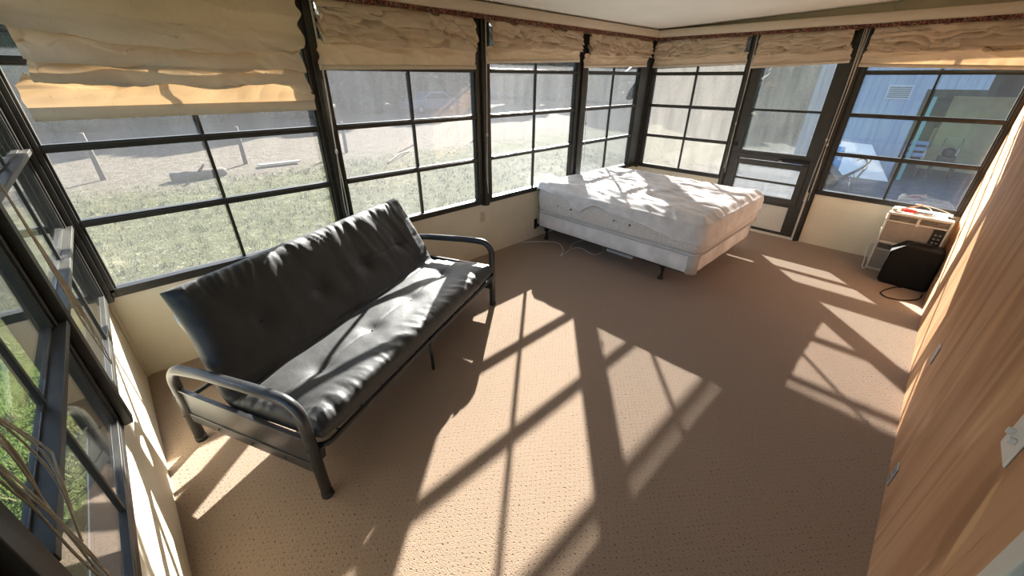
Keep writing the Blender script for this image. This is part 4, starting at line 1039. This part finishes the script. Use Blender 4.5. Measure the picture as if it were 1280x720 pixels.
e = empty('barrel', (1.40, 12.9, GROUND), 'blue plastic barrel standing by the blue building', 'barrel')
mb = MB(); mb.lathe([(.24, 0), (.29, .04), (.30, .25), (.285, .28), (.30, .31), (.30, .58), (.285, .61), (.30, .64), (.28, .86), (.22, .90)], (1.40, 12.9, GROUND), 'z', 26); mb.build('barrel_body', M['blue'], e, smooth=True)
mb = MB(); mb.lathe([(.035, 0), (.035, .03), (.02, .035)], (1.50, 12.9, GROUND + .90), 'z', 12); mb.build('bung', M['white_paint'], e, smooth=True)
mb = MB(); vs = [(x, y, z) for (dy) in (0, .03) for (x, y, z) in ((1.35, 14.30 + dy, GROUND), (2.62, 14.30 + dy, GROUND), (2.0, 14.44 + dy, .32), (1.35, 14.44 + dy, .34))]
mb.add(vs, [(0, 1, 2, 3), (7, 6, 5, 4), (0, 4, 5, 1), (1, 5, 6, 2), (2, 6, 7, 3), (3, 7, 4, 0)]); tag(mb.build('lit_patch_panel', M['white_paint'], bevel=.004), 'white panel added for a lit patch low on the blue building wall', 'panel')
# lamp under the eave outside the corner
e = empty('eave_floodlight', (-.30, 6.2, 2.40), 'dark floodlight hanging under the eave outside the corner window', 'outdoor light')
mb = MB(); mb.tube([(-.3, 6.2, 2.42), (-.3, 6.2, 1.92)], .012, 8); mb.build('stem', M['black_iron'], e, smooth=True)
mb = MB(); mb.lathe([(.03, .12), (.06, .10), (.12, .05), (.15, 0), (.13, -.02), (.05, -.03)], (-.3, 6.2, 1.83), 'z', 20); mb.build('lamp_shade', M['black'], e, smooth=True)

# ------------------------------------------------------------------ light
sun = bpy.data.lights.new('sun', 'SUN'); sun.energy = 36.0; sun.angle = radians(.6); sun.color = (1.0, .94, .86)
so = bpy.data.objects.new('sun', sun); COL.objects.link(so)
so.rotation_euler = Vector((1.0, -1.13, -.695)).to_track_quat('-Z', 'Y').to_euler(); so.location = (-10, 12, 9)
w = bpy.data.worlds.new('sky'); S.world = w; w.use_nodes = True; nt = w.node_tree; nt.nodes.clear()
sk = nt.nodes.new('ShaderNodeTexSky'); sk.sky_type = 'NISHITA'; sk.sun_disc = False
sk.sun_elevation = radians(24.7); sk.sun_rotation = atan2(-1.0, 1.13); sk.air_density = 1.0; sk.dust_density = 1.5; sk.ozone_density = 1.0
bg = nt.nodes.new('ShaderNodeBackground'); bg.inputs['Strength'].default_value = .58
ou = nt.nodes.new('ShaderNodeOutputWorld'); nt.links.new(sk.outputs[0], bg.inputs['Color']); nt.links.new(bg.outputs[0], ou.inputs['Surface'])

# ------------------------------------------------------------------ camera
cam = bpy.data.cameras.new('camera'); cam.sensor_width = 36; cam.lens = 491.22 / 1280 * 36; cam.clip_start = .02; cam.clip_end = 400
co = bpy.data.objects.new('camera', cam); COL.objects.link(co)
yaw, pit, rol = .799, -.4895, .0044
fwd = Vector((-sin(yaw) * cos(pit), cos(yaw) * cos(pit), sin(pit))); rt = Vector((cos(yaw), sin(yaw), 0)); up = rt.cross(fwd)
R3 = rt * cos(rol) + up * sin(rol); U3 = up * cos(rol) - rt * sin(rol)
co.matrix_world = Matrix(((R3.x, U3.x, -fwd.x, 3.2062), (R3.y, U3.y, -fwd.y, .3311), (R3.z, U3.z, -fwd.z, 1.79), (0, 0, 0, 1)))
S.camera = co
for o in bpy.data.objects:
    if '_o' in o: del o['_o']
S.view_settings.view_transform = 'Standard'; S.view_settings.look = 'None'; S.view_settings.exposure = 0.0; S.view_settings.gamma = 1.0
S.view_settings.use_curve_mapping = False
S.cycles.max_bounces = 10; S.cycles.diffuse_bounces = 6; S.cycles.transparent_max_bounces = 24; S.cycles.sample_clamp_indirect = 8.0
